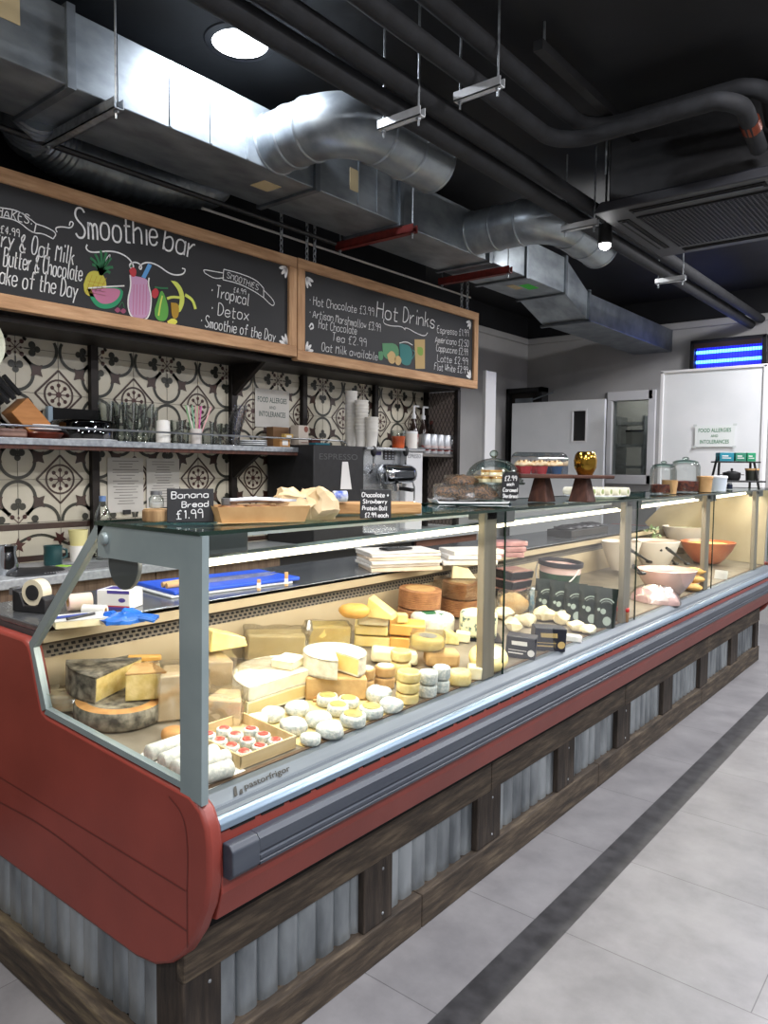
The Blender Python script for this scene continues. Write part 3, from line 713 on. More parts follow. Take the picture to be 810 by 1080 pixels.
for iy in range(-5, 10):
    for iz in range(-1, 3):
        cy, cz = YC+iy*2*Pt, ZC0+iz*2*Pt
        # medallion
        rib(arc(cy, cz, .34*Pt, 0, 2*PI, 28), .03*Pt*1.6, M2, 0)
        d = .57*Pt
        dm = [(cy+d, cz), (cy, cz+d), (cy-d, cz), (cy, cz-d), (cy+d, cz)]
        for a, b in zip(dm, dm[1:]): rib([a, b], .05*Pt, M2, 0)
        for k in range(8):
            w = k*PI/4; q = (cy+.22*Pt*math.cos(w), cz+.22*Pt*math.sin(w))
            pol(arc(q[0], q[1], .05*Pt, 0, 2*PI, 10)[:-1], 2)
            rib([(cy+.07*Pt*math.cos(w), cz+.07*Pt*math.sin(w)), q], .025*Pt, M2, 2)
        pol(arc(cy, cz, .075*Pt, 0, 2*PI, 8)[:-1], 2)
        for sx in (-1, 1):
            for sz in (-1, 1):   # concave squares
                bx, bz = cy+sx*.52*Pt, cz+sz*.52*Pt; q = []
                for k in range(4):
                    w = PI/4+k*PI/2; w2 = w+PI/2
                    q += [(bx+.2*Pt*math.cos(w), bz+.2*Pt*math.sin(w)), (bx+.1*Pt*math.cos(w+PI/4), bz+.1*Pt*math.sin(w+PI/4))]
                pol(q, 0, M3)
        fy, fz = cy+Pt, cz+Pt   # flower corner with four hearts round it
        for k in range(4):
            w = k*PI/2; hy, hz = fy+.56*Pt*math.cos(w), fz+.56*Pt*math.sin(w)
            back = w+PI
            rib(arc(hy, hz, .40*Pt, back+.45, back+2*PI-.45, 30), .075*Pt, M2, 1)
            for s in (-1, 1):
                e = (hy+.40*Pt*math.cos(back+s*.45), hz+.40*Pt*math.sin(back+s*.45))
                t = (hy+.12*Pt*math.cos(back), hz+.12*Pt*math.sin(back))
                side = (-math.sin(back)*s, math.cos(back)*s)
                pol(arc(t[0]+side[0]*.09*Pt+.06*Pt*math.cos(back), t[1]+side[1]*.09*Pt+.06*Pt*math.sin(back), .085*Pt, 0, 2*PI, 12)[:-1], 1, M3)
            pol(arc(hy+.06*Pt*math.cos(back), hz+.06*Pt*math.sin(back), .075*Pt, 0, 2*PI, 12)[:-1], 1, M3)
            rib([(hy+.1*Pt*math.cos(back), hz+.1*Pt*math.sin(back)), (hy+.36*Pt*math.cos(back), hz+.36*Pt*math.sin(back))], .03*Pt, M3, 1)
            w2 = w+PI/4
            rib([(fy, fz), (fy+.2*Pt*math.cos(w2), fz+.2*Pt*math.sin(w2))], .02*Pt, M3, 2)
            pol(arc(fy+.2*Pt*math.cos(w2), fz+.2*Pt*math.sin(w2), .055*Pt, 0, 2*PI, 10)[:-1], 2, M3)
            pol(arc(fy+.12*Pt*math.cos(w), fz+.12*Pt*math.sin(w), .03*Pt, 0, 2*PI, 8)[:-1], 2, M3)
# vine border
pat.box(X1-.001, X1+.0006, -.25, 4.77, 1.185, 1.213, 0); pat.box(X1-.001, X1+.0006, -.25, 4.77, 1.035, 1.062, 0)
pts = [(-.25+i*.02, 1.125+.033*math.sin((-.25+i*.02)*2*PI/.4)) for i in range(251)]
pat.ribbon(pts, .013, M2, 1)
for i in range(25):
    y = -.2+i*.2; s = 1 if i % 2 else -1; z = 1.125-s*.012
    st = []
    for k in range(10):
        r = .038 if k % 2 == 0 else .017; w = PI/2*s+k*2*PI/10
        st.append((y+r*math.cos(w), z+r*math.sin(w)))
    pat.poly([M3(*p) for p in st], 2); pat.disc((X1+.001, y+.05, z+s*.03), .011, mi=2, n='X')
pat.build('tile_pattern', [m_tbrown, m_tgreen, m_tred], tw, smooth=0)
gr = MB()
for i in range(-9, 17):
    y = YC+i*Pt
    if -.25 < y < 4.77: gr.box(X1-.002, X1+.0002, y-.0012, y+.0012, 1.03, 2.08)
for k in (-1, 0, 1, 2, 3): gr.box(X1-.002, X1+.0002, -.25, 4.77, ZC0+k*Pt-.0012, ZC0+k*Pt+.0012)
gr.build('tile_grout', m_grout, tw, smooth=0)

# shelving frame
sf = thing('bar_shelving', 'dark steel frame shelving with wire mesh end against the tiled wall', 'shelving', (-3.35, 3, 1.03))
m_frame = mat('dark_bronze_steel', '#191513', '#241e1b', .5, .4, scale=20)
m_shelf = mat('grey_worn_shelf', '#5d5a57', '#736f6b', .4, .3, scale=8, stretch=(1, .2, 1))
def sb(name, m, mb, bev=.002): return mb.build(name, m, sf, bev=bev, world=True, smooth=0)
for y in (1.02, 1.975, 2.85, 3.43, 4.15): sb('upright', m_frame, MB().box(TX+.008, TX+.04, y-.02, y+.02, 1.03, 2.1))
sb('upper_shelf', m_frame, MB().box(TX+.01, -3.17, .2, 4.80, 2.075, 2.105))
sb('lower_shelf', m_shelf, MB().box(TX+.01, -3.2, .2, 3.56, 1.582, 1.604)); sb('shelf_lip', m_zinc, MB().box(-3.2, -3.19, .2, 3.56, 1.575, 1.604)); sb('shelf_batten', m_darkwood, MB().box(-3.215, -3.195, .2, 3.56, 1.556, 1.575))
sb('lower_shelf', m_shelf, MB().box(TX+.01, -3.2, 4.175, 4.755, 1.572, 1.594))
rl = MB().tube([(-3.195, .2, 1.655), (-3.195, 3.5, 1.655), (-3.195, 3.54, 1.64), (-3.195, 3.55, 1.6)], .005, 8)
sb('shelf_rail', m_steel, rl, 0)
rl2 = MB().tube([(-3.195, 4.2, 1.63), (-3.195, 4.75, 1.63)], .005, 8); sb('shelf_rail', m_steel, rl2, 0)
for y in (2.85,):
    sb('brace', m_frame, MB().prism([(TX+.04, 1.9), (TX+.04, 2.075), (-3.2, 2.075)], y-.015, y+.015)); sb('brace', m_frame, MB().prism([(TX+.04, 1.42), (TX+.04, 1.58), (-3.2, 1.58)], y-.015, y+.015))
for x in (-3.175, TX+.03): sb('upright', m_frame, MB().box(x-.018, x+.018, 4.75, 4.786, 1.03, 2.08))
mesh = MB(); yy = 4.762
for s in (1, -1):
    for i in range(-20, 26):
        a = -3.48+i*.034; pts = []
        for z in (1.05, 2.07):
            pts.append((a+s*(z-1.05)*.5 if s > 0 else a+.5-(z-1.05)*.5, z))
        (xa, za), (xb, zb) = pts
        if xb == xa: continue
        lo, hi = -3.48, -3.19
        t0 = (lo-xa)/(xb-xa); t1 = (hi-xa)/(xb-xa); t0, t1 = max(0, min(t0, t1)), min(1, max(t0, t1))
        if t1 <= t0: continue
        mesh.tube([(xa+(xb-xa)*t0, yy, za+(zb-za)*t0), (xa+(xb-xa)*t1, yy, za+(zb-za)*t1)], .0022, 4, cap=False)
mesh.build('wire_mesh', m_frame, sf, world=True, smooth=0)
sb('mesh_backing', mat('dim_brown_backing', '#82766f', '#8d817a', .8, scale=4), MB().box(-3.48, -3.19, 4.774, 4.78, 1.05, 2.07))

# worktop and base units
m_work = mat('grey_speckled_worktop', '#8f9294', '#a3a6a7', .3, scale=60)
wk = tag(MB().box(-3.49, -3.03, -.3, 4.9, .99, 1.03).build('worktop', m_work, bev=.004), 'long grey worktop of the back bar', 'worktop')
def base(y0, y1, label, m=m_walnut):
    t = thing('base_cabinet', label, 'cabinet', (-3.27, (y0+y1)/2, 0), 0, 'base units under the grey worktop')
    w = (y1-y0)/2
    MB().box(-.21, .185, -w+.001, w-.001, .08, .989).build('carcass', m_dark, t)
    MB().box(.187, .205, -w+.002, w-.002, .1, .985).build('door', m, t, bev=.002)
    MB().box(-.2, .15, -w+.002, w-.002, 0, .08).build('kickboard', m_black, t)
    return t
for i, (a, b) in enumerate(((-.2, .5), (.5, 1.2), (1.2, 2.05), (2.05, 2.4), (2.4, 2.85))):
    base(a, b, f'walnut fronted base cabinet under the worktop, {ORD[i]} from the tape dispenser end')
fr = thing('under_counter_fridge', 'black glass fronted fridge under the worktop between walnut cabinets', 'fridge', (-3.27, 3.5, 0))
MB().box(-.21, .18, -.63, .6, .0, .985).build('carcass', m_black, fr, bev=.004)
MB().box(.182, .2, -.62, -.02, .1, .93).build('door', mat('dark_glass', '#101214', rough=.1), fr, bev=.004); MB().box(.182, .2, 0, .59, .1, .93).build('door', MATS['dark_glass'], fr, bev=.004)
MB().tube([(.215, -.06, .5), (.215, -.06, .85)], .007, 8).build('handle', m_steel, fr)
base(4.12, 4.9, 'red brown base cabinet under the worktop beyond the fridge', mat('reddish_panel', '#5b3a2e', '#6b4636', .5, scale=6, stretch=(1, 1, .2)))

# ------------------------------------------------------------------ hanging menu boards
m_board = mat('blackboard', '#101113', '#17181a', .6, scale=3, detail=6)
m_chalk = mat('white_chalk', '#cfcfcf', '#e8e8e6', .9, scale=60)
BX = -3.1
def menu_board(name, label, y0, y1, z0, z1, fw=.058):
    t = thing(name, label, 'menu board', (BX, (y0+y1)/2, z0))
    MB().box(BX-.03, BX, y0+fw, y1-fw, z0+fw, z1-fw).build('blackboard_panel', m_board, t, world=True, smooth=0)
    MB().box(BX-.035, BX+.016, y0, y1, z1-fw, z1).build('frame_rail', m_oak_y, t, world=True, smooth=0, bev=.003)
    MB().box(BX-.035, BX+.016, y0, y1, z0, z0+fw).build('frame_rail', m_oak_y, t, world=True, smooth=0, bev=.003)
    MB().box(BX-.035, BX+.016, y0, y0+fw, z0+fw, z1-fw).build('frame_stile', m_oak_z, t, world=True, smooth=0, bev=.003)
    MB().box(BX-.035, BX+.016, y1-fw, y1, z0+fw, z1-fw).build('frame_stile', m_oak_z, t, world=True, smooth=0, bev=.003)
    return t
b1 = menu_board('smoothie_board', 'oak framed chalkboard headed Smoothie bar with coloured fruit drawings', -.35, 2.993, 2.112, 2.662)
b2 = menu_board('hot_drinks_board', 'oak framed chalkboard headed Hot Drinks with drawn mugs', 3.0, 4.905, 2.095, 2.665)
def bp_(x, y): p = at(x, y, 'X', BX+.001); return (p.y, p.z)
MC = onX(BX+.0015); MC2 = onX(BX+.0022); MC3 = onX(BX+.0028)
CUR = [b1]
def wr(text, x0, y0, x1, y1, cap, w=.0055): chalk(MB(), text, bp_(x0, y0), bp_(x1, y1), cap, MC, w*.8).build('chalk_lettering', m_chalk, CUR[0], world=True, smooth=0)
wr('Smoothie', 80, 250, 166, 259, .125, .0105); wr('bar', 172, 262, 204, 272, .12, .0105)
def off(text, x0, y0, x1, y1, cap, w=.0055, ext=1.0):   # continues beyond the picture edge
    a, b = Vector(bp_(x0, y0)), Vector(bp_(x1, y1)); chalk(MB(), text, b-(b-a)*ext, b, cap, MC, w*.8).build('chalk_lettering', m_chalk, CUR[0], world=True, smooth=0)
off('Strawberry & Oat Milk', 0, 260, 77, 279, .075, .0062, 1.72); off('Peanut Butter & Chocolate', 3, 280, 86, 297, .075, .0062, 1.4); off('Shake of the Day', 0, 299, 81, 315, .075, .0062, 1.18)
off('MILKSHAKES:', 0, 228, 33, 237, .036, .0045, 2.0); off('£4.99', 0, 245, 20, 250, .03, .004, 1.0)
wr('SMOOTHIES', 239, 292.5, 272, 306, .03, .0035); wr('£4.99', 246, 308, 259, 311, .026, .003)
wr('• Tropical', 222, 312, 262, 322, .062); wr('• Detox', 222, 331, 262, 338, .062); wr('• Smoothie of the Day', 211, 344, 290, 360, .058)
def curve(pts, w=.005, MM=MC): MB().ribbon(chaikin([bp_(*p) for p in pts], 3), w, MM).build('chalk_flourish', m_chalk, CUR[0], world=True, smooth=0)
curve([(92, 258), (90, 262), (96, 267), (118, 264), (134, 270), (142, 281), (138, 284), (136, 278), (144, 276), (150, 281), (148, 285), (146, 281), (154, 276), (166, 279), (180, 290), (193, 290), (196, 284), (192, 283)], .0065)
curve([(60, 245), (58, 240), (66, 239), (75, 241), (78, 235), (74, 233), (73, 238)], .005)
for pp in ([(0, 219), (20, 222), (38, 236)], [(0, 229), (18, 232), (34, 246), (45, 246), (56, 252)], [(38, 236), (36, 246)], [(38, 236), (50, 240), (60, 246), (56, 252)]): curve(pp, .0045)
for pp in ([(216, 288), (214, 284), (224, 286), (236, 288)], [(216, 288), (226, 294), (236, 293)], [(236, 284), (252, 288), (270, 295), (278, 304)], [(235, 295), (252, 299), (268, 307), (278, 314)], [(278, 304), (278, 314)], [(236, 284), (235, 295)], [(278, 306), (290, 318), (288, 324), (278, 314)]): curve(pp, .0042)
def leaf_corner(x, y, sx, sy):
    c = Vector(bp_(x, y)); fl = MB()
    for w in (.25, .8, 1.32):
        q = []
        for k in range(12):
            a = 2*PI*k/12; lx, lz = .034+.03*math.cos(a), .010*math.sin(a)
            q.append((c.x+sx*(lx*math.cos(w)-lz*math.sin(w)), c.y+sy*(lx*math.sin(w)+lz*math.cos(w))))
        fl.poly([MC(*p) for p in q])
    fl.build('chalk_leaf_pattern', m_chalk, CUR[0], world=True, smooth=0)
leaf_corner(303, 282, -1, -1); leaf_corner(303, 364, -1, 1)

# coloured chalk fruit
cols = dict(pine='#b9b24a', leafg='#2f6b46', pink='#b5728e', rind='#2f8c62', red='#b23a40', smooth='#b98fae', blue='#5b95c9', pear='#5a9a45', yel='#d3cf57', amber='#a8842f', white='#dcdcd8', lime='#c6cf5f', dpink='#8d4a63')
names = list(cols); cm = [mat('chalk_'+k, v, rough=.9) for k, v in cols.items()]
for k_, mt in zip(names, cm):
    pass
def shape(mb, pts, c, MM=MC2, sm=2):
    q = [bp_(*p) for p in pts]
    if sm: q = chaikin(q+[q[0]], sm)[:-1]
    mb.poly([MM(*p) for p in q], names.index(c))
def stroke(mb, pts, c, w=.005, MM=MC3): mb.ribbon(chaikin([bp_(*p) for p in pts], 2), w, MM, names.index(c))
f = MB()
shape(f, [(88, 300), (92, 288), (99, 285), (108, 288), (113, 300), (110, 310), (98, 314), (89, 310)], 'pine')
for k in range(4): stroke(f, [(90+5*k, 310-k), (97+5*k, 290+k)], 'amber', .002); stroke(f, [(92, 296+4*k), (111, 300+4*k)], 'amber', .002)
for (x, y) in ((95, 272), (100, 268), (106, 264), (112, 266), (117, 272), (119, 282), (116, 288), (97, 279)): stroke(f, [(106, 290), ((106+x)/2+1, (288+y)/2-3), (x, y)], 'leafg', .012)
stroke(f, [(107, 286), (112, 272), (117, 267), (113, 278), (107, 286)], 'white', .003)
shape(f, [(92, 305), (130, 302), (129, 316), (120, 325), (106, 326), (97, 319)], 'rind'); shape(f, [(96, 305), (127, 303.5), (126, 313), (118, 320), (107, 321), (100, 315)], 'pink', MC3)
stroke(f, [(93, 304), (110, 302.5), (131, 301.5)], 'white', .006)
for (x, y) in ((124, 327), (130, 328)): shape(f, [(x-3.5, y), (x, y-3.5), (x+3.5, y), (x, y+3.5)], 'dpink', MC2)
stroke(f, [(125, 324), (129, 317), (131, 325)], 'leafg', .003)
shape(f, [(137, 290), (156, 294), (155, 300), (159, 312), (157, 334), (147, 337), (138, 334), (135, 318), (138, 302)], 'smooth')
stroke(f, [(137, 290), (138, 302), (134, 318), (137, 334), (147, 338), (157, 336), (160, 314), (156, 300), (157, 293)], 'white', .007)
for k in range(5): stroke(f, [(141+3.4*k, 300), (140+3.4*k, 332)], 'pink', .004)
shape(f, [(149, 292), (156, 278), (160, 280), (153, 294)], 'blue', MC3, 0); shape(f, [(136, 285), (140, 281), (144, 285), (143, 292), (138, 292)], 'red', MC3)
stroke(f, [(137, 282), (139, 279)], 'leafg', .005)
shape(f, [(163, 326), (167, 314), (170, 305), (174, 312), (178, 326), (176, 338), (168, 339), (163, 334)], 'pear'); stroke(f, [(167, 333), (169, 320), (171, 312)], 'lime', .008)
shape(f, [(160, 307), (164, 303), (168, 308), (165, 315), (160, 314)], 'red', MC3); stroke(f, [(163, 303), (170, 304), (177, 304)], 'leafg', .008)
shape(f, [(180, 296), (187, 297), (193, 306), (195, 318), (190, 330), (187, 328), (190, 316), (188, 306)], 'lime'); stroke(f, [(195, 311), (203, 316), (206, 326)], 'lime', .016); stroke(f, [(190, 314), (182, 313), (176, 315)], 'lime', .012)
shape(f, [(180, 319), (189, 320), (188, 336), (181, 336)], 'amber', MC3); shape(f, [(176, 339), (182, 335), (188, 339), (184, 343), (178, 343)], 'yel', MC3)
f.build('chalk_fruit_drawing', cm, b1, world=True, smooth=0)
# hot drinks board
CUR[0] = b2
wr('Hot', 397, 334, 419, 339, .1, .009); wr('Drinks', 425, 339, 458, 346, .1, .009)
for (t_, a, b, c, d) in (('• Hot Chocolate £3.99', 326, 321, 394, 333), ('• Artisan Marshmallow £3.99', 326, 334, 401, 350), ('Hot Chocolate', 336, 346, 376, 353), ('Tea £2.99', 350, 359, 386, 366), ('Oat Milk available', 339, 370, 398, 380),
                         ('Espresso £1.99', 461, 351, 494, 355), ('Americano £2.50', 459, 361, 494, 366), ('Cappuccino £2.99', 460, 370, 493, 375), ('Latte £2.99', 461, 381, 493, 385), ('Flat White £2.99', 458, 390, 493, 394)): wr(t_, a, b, c, d, .05, .0045)
curve([(405, 336), (404, 341), (412, 344), (424, 344), (428, 349), (426, 346), (430, 346), (438, 351), (448, 355), (451, 351)], .005)
leaf_corner(322.5, 292, 1, -1); leaf_corner(322.5, 371, 1, 1); leaf_corner(496.5, 339, -1, -1); leaf_corner(496.5, 399, -1, 1)
curve([(326, 345), (329, 340), (331, 346), (327, 347)], .01)

f = MB()
cols2 = {'teal': '#3f7a78', 'green': '#5d8f6a', 'cream': '#c4a877', 'latte': '#b39a6a', 'lime': '#7d9a4a'}
for k_, v_ in cols2.items(): names.append('h'+k_); cm.append(mat('chalk_h'+k_, v_, rough=.9))
shape(f, [(403, 362), (420, 362), (421, 380), (404, 379)], 'hgreen'); shape(f, [(399, 371), (404, 370), (404, 380), (399, 380)], 'hgreen')
shape(f, [(421, 362), (435, 365), (434, 384), (428, 386), (422, 382)], 'hteal'); stroke(f, [(435, 369), (438, 372), (434, 379)], 'hteal', .008)
shape(f, [(437, 358), (448, 358), (448, 389), (438, 389)], 'hlatte', MC2, 0); shape(f, [(440, 366), (446, 366), (446, 376), (440, 374)], 'hlime', MC3)
shape(f, [(408, 374), (413, 369), (418, 375), (416, 384), (410, 383)], 'hcream', MC3); shape(f, [(416, 378), (420, 374), (424, 380), (421, 386), (417, 384)], 'hcream', MC3)
stroke(f, [(421, 362), (428, 360), (435, 364)], 'white', .006)
f.build('chalk_mug_drawing', cm, b2, world=True, smooth=0)
# chains
def chain(x, y, label):
    p = at(x, y, 'X', BX); t = thing('hanging_chain', label, 'chain', (BX-.01, p.y, 2.664), 0, 'chains holding the menu boards')
    g = MB(); n = int((ZC-2.664)/.03)
    for k in range(n):
        r = Matrix.Rotation((k % 2)*PI/2, 4, 'Z'); pts = [r @ Vector((.009*math.sin(a), 0, .016+k*.03+.021*math.cos(a))) for a in [2*PI*i/8 for i in range(9)]]
        g.tube(pts, .003, 5, cap=False)
    g.build('chain_link', m_zinc, t); MB().tube([(0, 0, -.02), (0, 0, .0), (.006, 0, .01)], .004, 6).build('eye_screw', m_zinc, t)
for (x, y, lb) in ((298, 262, 'chain above the end of the smoothie board'), (325, 274, 'chain at the start of the hot drinks board, first of its close pair'), (333, 278, 'chain at the start of the hot drinks board, second of its close pair'), (488, 323, 'chain at the far end of the hot drinks board, first of its pair'), (494, 325, 'chain at the far end of the hot drinks board, second of its pair')): chain(x, y, lb)
# ------------------------------------------------------------------ cheeses and deli goods on the display deck
TILT = math.atan(.075)
def vdir(P):
    d = Vector((P[0], P[1], 0)); return d.normalized()
def food(name, label, cat, P, rz=0, group=None, tilt=True):
    t = thing(name, label, cat, tuple(P), 0, group)
    if tilt:
        t.rotation_mode = 'ZYX'; t.rotation_euler = (0, TILT, rz)
    else: t.rotation_euler = (0, 0, rz)
    return t
def spot_(px, py, r=0, dz=0, lift=0):
    """point of the deck seen at a pixel, moved r further from the camera, lifted by what it rests on"""
    P = deck(px, py, lift); v = vdir(P); Q = P + v*r
    rr = max(r, .02)
    if Q.y < 1.0+rr: Q += v*((1.0+rr-Q.y)/max(v.y, .2))
    if Q.x > -1.352-rr*.9: Q += v*((Q.x+1.352+rr*.9)/max(-v.x, .2))
    Q.z = deck_z(Q.x) + lift + dz + .0015
    return Q
def yaw_of(P): # angle that turns local -Y to face the camera
    d = vdir(P); return math.atan2(d.y, d.x) - PI/2
# materials
m_paste = mat('pale_yellow_paste', '#cdb56c', '#e3cf92', .5, scale=40, detail=7, bump=.3, sss=.1)
m_yellow = mat('butter_yellow_cheese', '#dfc576', '#e8d490', .45, scale=14, sss=.1)
m_orange = mat('orange_cheese', '#d59c46', '#dfae5e', .45, scale=14, sss=.1)
m_cream2 = mat('cream_cheese_paste', '#e6d9ae', '#efe5c4', .5, scale=25, sss=.1)
m_whiterind = mat('white_bloomy_rind', '#cfc6ae', '#e6dfcc', .85, scale=40, detail=8, bump=.6, bscale=90)
m_greyrind = mat('dark_grey_natural_rind', '#3f3b33', '#99917f', .65, scale=34, coat=.25, detail=8, bump=.4, bscale=60)
m_ring = mat('orange_brown_rind', '#a4713c', '#c08f55', .7, scale=20)
m_tanrind = mat('tan_rind', '#b08a55', '#c7a36c', .7, scale=20, bump=.3)
m_bluegoat = mat('blue_white_mould_rind', '#a0abaa', '#d9d6cb', .9, scale=105, detail=8, fac=(.33, .66), bump=1, bscale=110)
m_logrind = mat('chalky_white_rind', '#aeb0a8', '#d2cfc4', .9, scale=90, detail=8, bump=.6, bscale=80)
m_olive = mat('olive_wax_top', '#8f8547', '#b0a765', .5, scale=30)
m_pink = mat('red_pink_paper', '#b83a2c', '#d59a8a', .6, scale=70, fac=(.42, .62))
m_lumber = mat('thin_poplar_wood', '#c7ac7c', '#d6be92', .6, scale=10, stretch=(4, .5, 4))
m_brownw = mat('brown_basket_rind', '#8a5a36', '#aa784c', .6, scale=25)
m_bluecheese = mat('blue_veined_paste', '#55706a', '#e6dfb8', .55, scale=48, detail=5, fac=(.36, .47), bump=.2)
m_paperw = mat('greaseproof_white', '#d8d6ce', '#e6e4de', .6, scale=8)
m_papery = mat('yellow_paper', '#d2bb7c', '#dcc88e', .6, scale=8)
m_cling = glass('cling_film', '#fbfaf6', '#f0ede4', .7, .5, rough=.2, blend=.3)
m_palewrap = mat('wrapped_pale_cheese', '#cdb48e', '#e2cfae', .3, scale=14, coat=.4, bump=.25, bscale=40)
m_label = mat('white_paper_label', '#dcdad6', rough=.6)
m_navy = mat('navy_printed_card', '#14161f', '#1d202c', .4, scale=30)
m_pouch = mat('dark_green_foil', '#0b1510', '#13201a', .35, scale=20)
m_pinkfilm = mat('pink_film', '#c78f8a', '#d8a9a2', .25, scale=10, coat=.5)

def rounded(r, h, b, n=4):
    p = [(0, 0)]
    for i in range(n+1):
        a = -PI/2 + PI/2*i/n; p.append((r-b+b*math.cos(a), b+b*math.sin(a)))
    for i in range(n+1):
        a = PI/2*i/n; p.append((r-b+b*math.cos(a), h-b+b*math.sin(a)))
    return p + [(0, h)]
def wheel(t, r, h, m, b=None, name='rind', seg=32, jit=0):
    mb = MB().lathe(rounded(r, h, b or h*.25), seg)
    if jit: mb.jitter(jit, 25, random.random()*9)
    return mb.build(name, m, t, smooth=50)
def pie(t, r, h, a0, a1, m_face, m_rind, n=14, name='paste', c=(0, 0)):
    arcp = [(c[0]+r*math.cos(a0+(a1-a0)*i/n), c[1]+r*math.sin(a0+(a1-a0)*i/n)) for i in range(n+1)]
    MB().prism([(c[0], c[1])]+arcp, .004, h-.004, 'Z').build(name, m_face, t, smooth=30, bev=.002)
    e = .0015
    arc2 = [(c[0]+(r+e)*math.cos(a0+(a1-a0)*i/n), c[1]+(r+e)*math.sin(a0+(a1-a0)*i/n)) for i in range(n+1)]
    rin = [(c[0]+(r-.004)*math.cos(a0+(a1-a0)*i/n), c[1]+(r-.004)*math.sin(a0+(a1-a0)*i/n)) for i in range(n+1)]
    g = MB().prism(arc2+rin[::-1], 0, h, 'Z').prism([(c[0], c[1])]+arc2, h-.006, h, 'Z').prism([(c[0], c[1])]+arc2, 0, .006, 'Z')
    g.build('rind', m_rind, t, smooth=30)
def block(t, w, d, h, m, name='paste', jit=.003, bev=.005, taper=0):
    mb = MB().prism([(-w/2, -d/2), (w/2, -d/2), (w/2-taper, d/2), (-w/2+taper, d/2)], 0, h, 'Z').jitter(jit, 20, random.random()*9)
    zmin = min(p.z for p in mb.v)
    for p in mb.v: p.z -= zmin
    return mb.build(name, m, t, smooth=40, bev=bev)
def cling(t, w, d, h, seed=1, tail=None):
    mb = MB(); nx, ny, nz = 7, 6, 5
    for ax in range(6):
        def P(u, v):
            u, v = u*2-1, v*2-1
            q = [(u, v, 1), (u, v, -1), (1, u, v), (-1, u, v), (u, 1, v), (u, -1, v)][ax]
            s = Vector(q); k = 1+.06*(abs(s.x*s.y))
            return Vector((s.x*w/2*1.06, s.y*d/2*1.06, (s.z+1)/2*h*1.05+.001))
        vs = [P(i/6, j/6) for i in range(7) for j in range(7)]
        mb.add(vs, [(i*7+j, i*7+j+1, i*7+j+8, i*7+j+7) for i in range(6) for j in range(6)])
    for p in mb.v: p += noise.noise_vector(p*42+Vector((seed, 0, 0)))*.009
    for p in mb.v: p.z = max(p.z, .0005)
    if tail:
        x, y, z = tail
        mb.tube([(x, y, z), (x+.005, y, z+.03), (x+.012, y-.005, z+.07), (x+.015, y, z+.1)], [.03, .012, .022, .012], 9)
    return mb.build('plastic_wrap', m_cling, t, smooth=25)

# --- near end, behind the end glass
Pw = spot_(126, 792, .122)
t = food('round_cheese', 'dark grey rinded cheese wheel with orange top rim, lying lowest near the end glass', 'cheese', Pw)
MB().lathe([(0, 0), (.112, 0), (.119, .008), (.12, .028), (.119, .045), (.115, .052), (.088, .0555), (0, .0555)], 40, mis=[0, 0, 0, 0, 0, 1, 0]).build('rind', [m_greyrind, m_ring], t, smooth=50)
zt = Pw.z+.056
P = Vector((Pw.x-.07, Pw.y+.115, zt+.004))
t = food('cheese_wedge', 'large wrapped wedge with dark grey rind and yellow face, on the orange rimmed wheel', 'cheese', P, 0)
pie(t, .205, .075, math.radians(238), math.radians(292), m_paste, m_greyrind)
P = Vector((Pw.x+.035, Pw.y+.055, zt))
t = food('cheese_wedge', 'small yellow wedge facing the glass on the orange rimmed wheel', 'cheese', P, yaw_of(P)+.15)
MB().prism([(-.055, -.04), (.052, -.045), (.03, .045), (-.02, .05)], 0, .074, 'Z').build('paste', m_paste, t, bev=.003)
MB().prism([(-.056, -.04), (.053, -.046), (.03, .046), (-.02, .051)], .0735, .079, 'Z').build('rind', m_tanrind, t, bev=.001)
P = spot_(66, 766, .03); t = food('wrapped_cheese', 'crumpled film wrapped cheese in the corner beside the end glass', 'cheese', P, yaw_of(P)); block(t, .075, .06, .05, m_palewrap, jit=.008); cling(t, .085, .07, .06, 3)
P = spot_(122, 738, .05); t = food('cheese_half', 'grey rinded half cheese behind the dark rind wedge', 'cheese', P, yaw_of(P)+.3); pie(t, .08, .095, .2, PI+.2, m_cream2, m_greyrind)
P = spot_(150, 733, .03); t = food('soft_cheese', 'white soft cheese piece behind the dark rind wedge', 'cheese', P, yaw_of(P)); block(t, .1, .06, .085, m_cream2, jit=.006)
P2 = Vector((P.x, P.y+.01, P.z+.093)); t = food('cheese_stick', 'yellow cheese stick laid over the white soft cheese', 'cheese', P2, yaw_of(P2)); block(t, .1, .028, .016, m_orange, jit=.003)
P = spot_(188, 762, .06); t = food('wrapped_wedge', 'big film wrapped pale wedge standing behind the front glass upright', 'cheese', P, yaw_of(P)+.2); block(t, .13, .1, .13, m_palewrap, jit=.006, taper=.03); cling(t, .135, .105, .135, 5)
P = spot_(183, 786, .03); t = food('small_round_cheese', 'small orange brown round cheese beside the orange rimmed wheel', 'cheese', P); wheel(t, .032, .032, m_ring, .014, jit=.002)
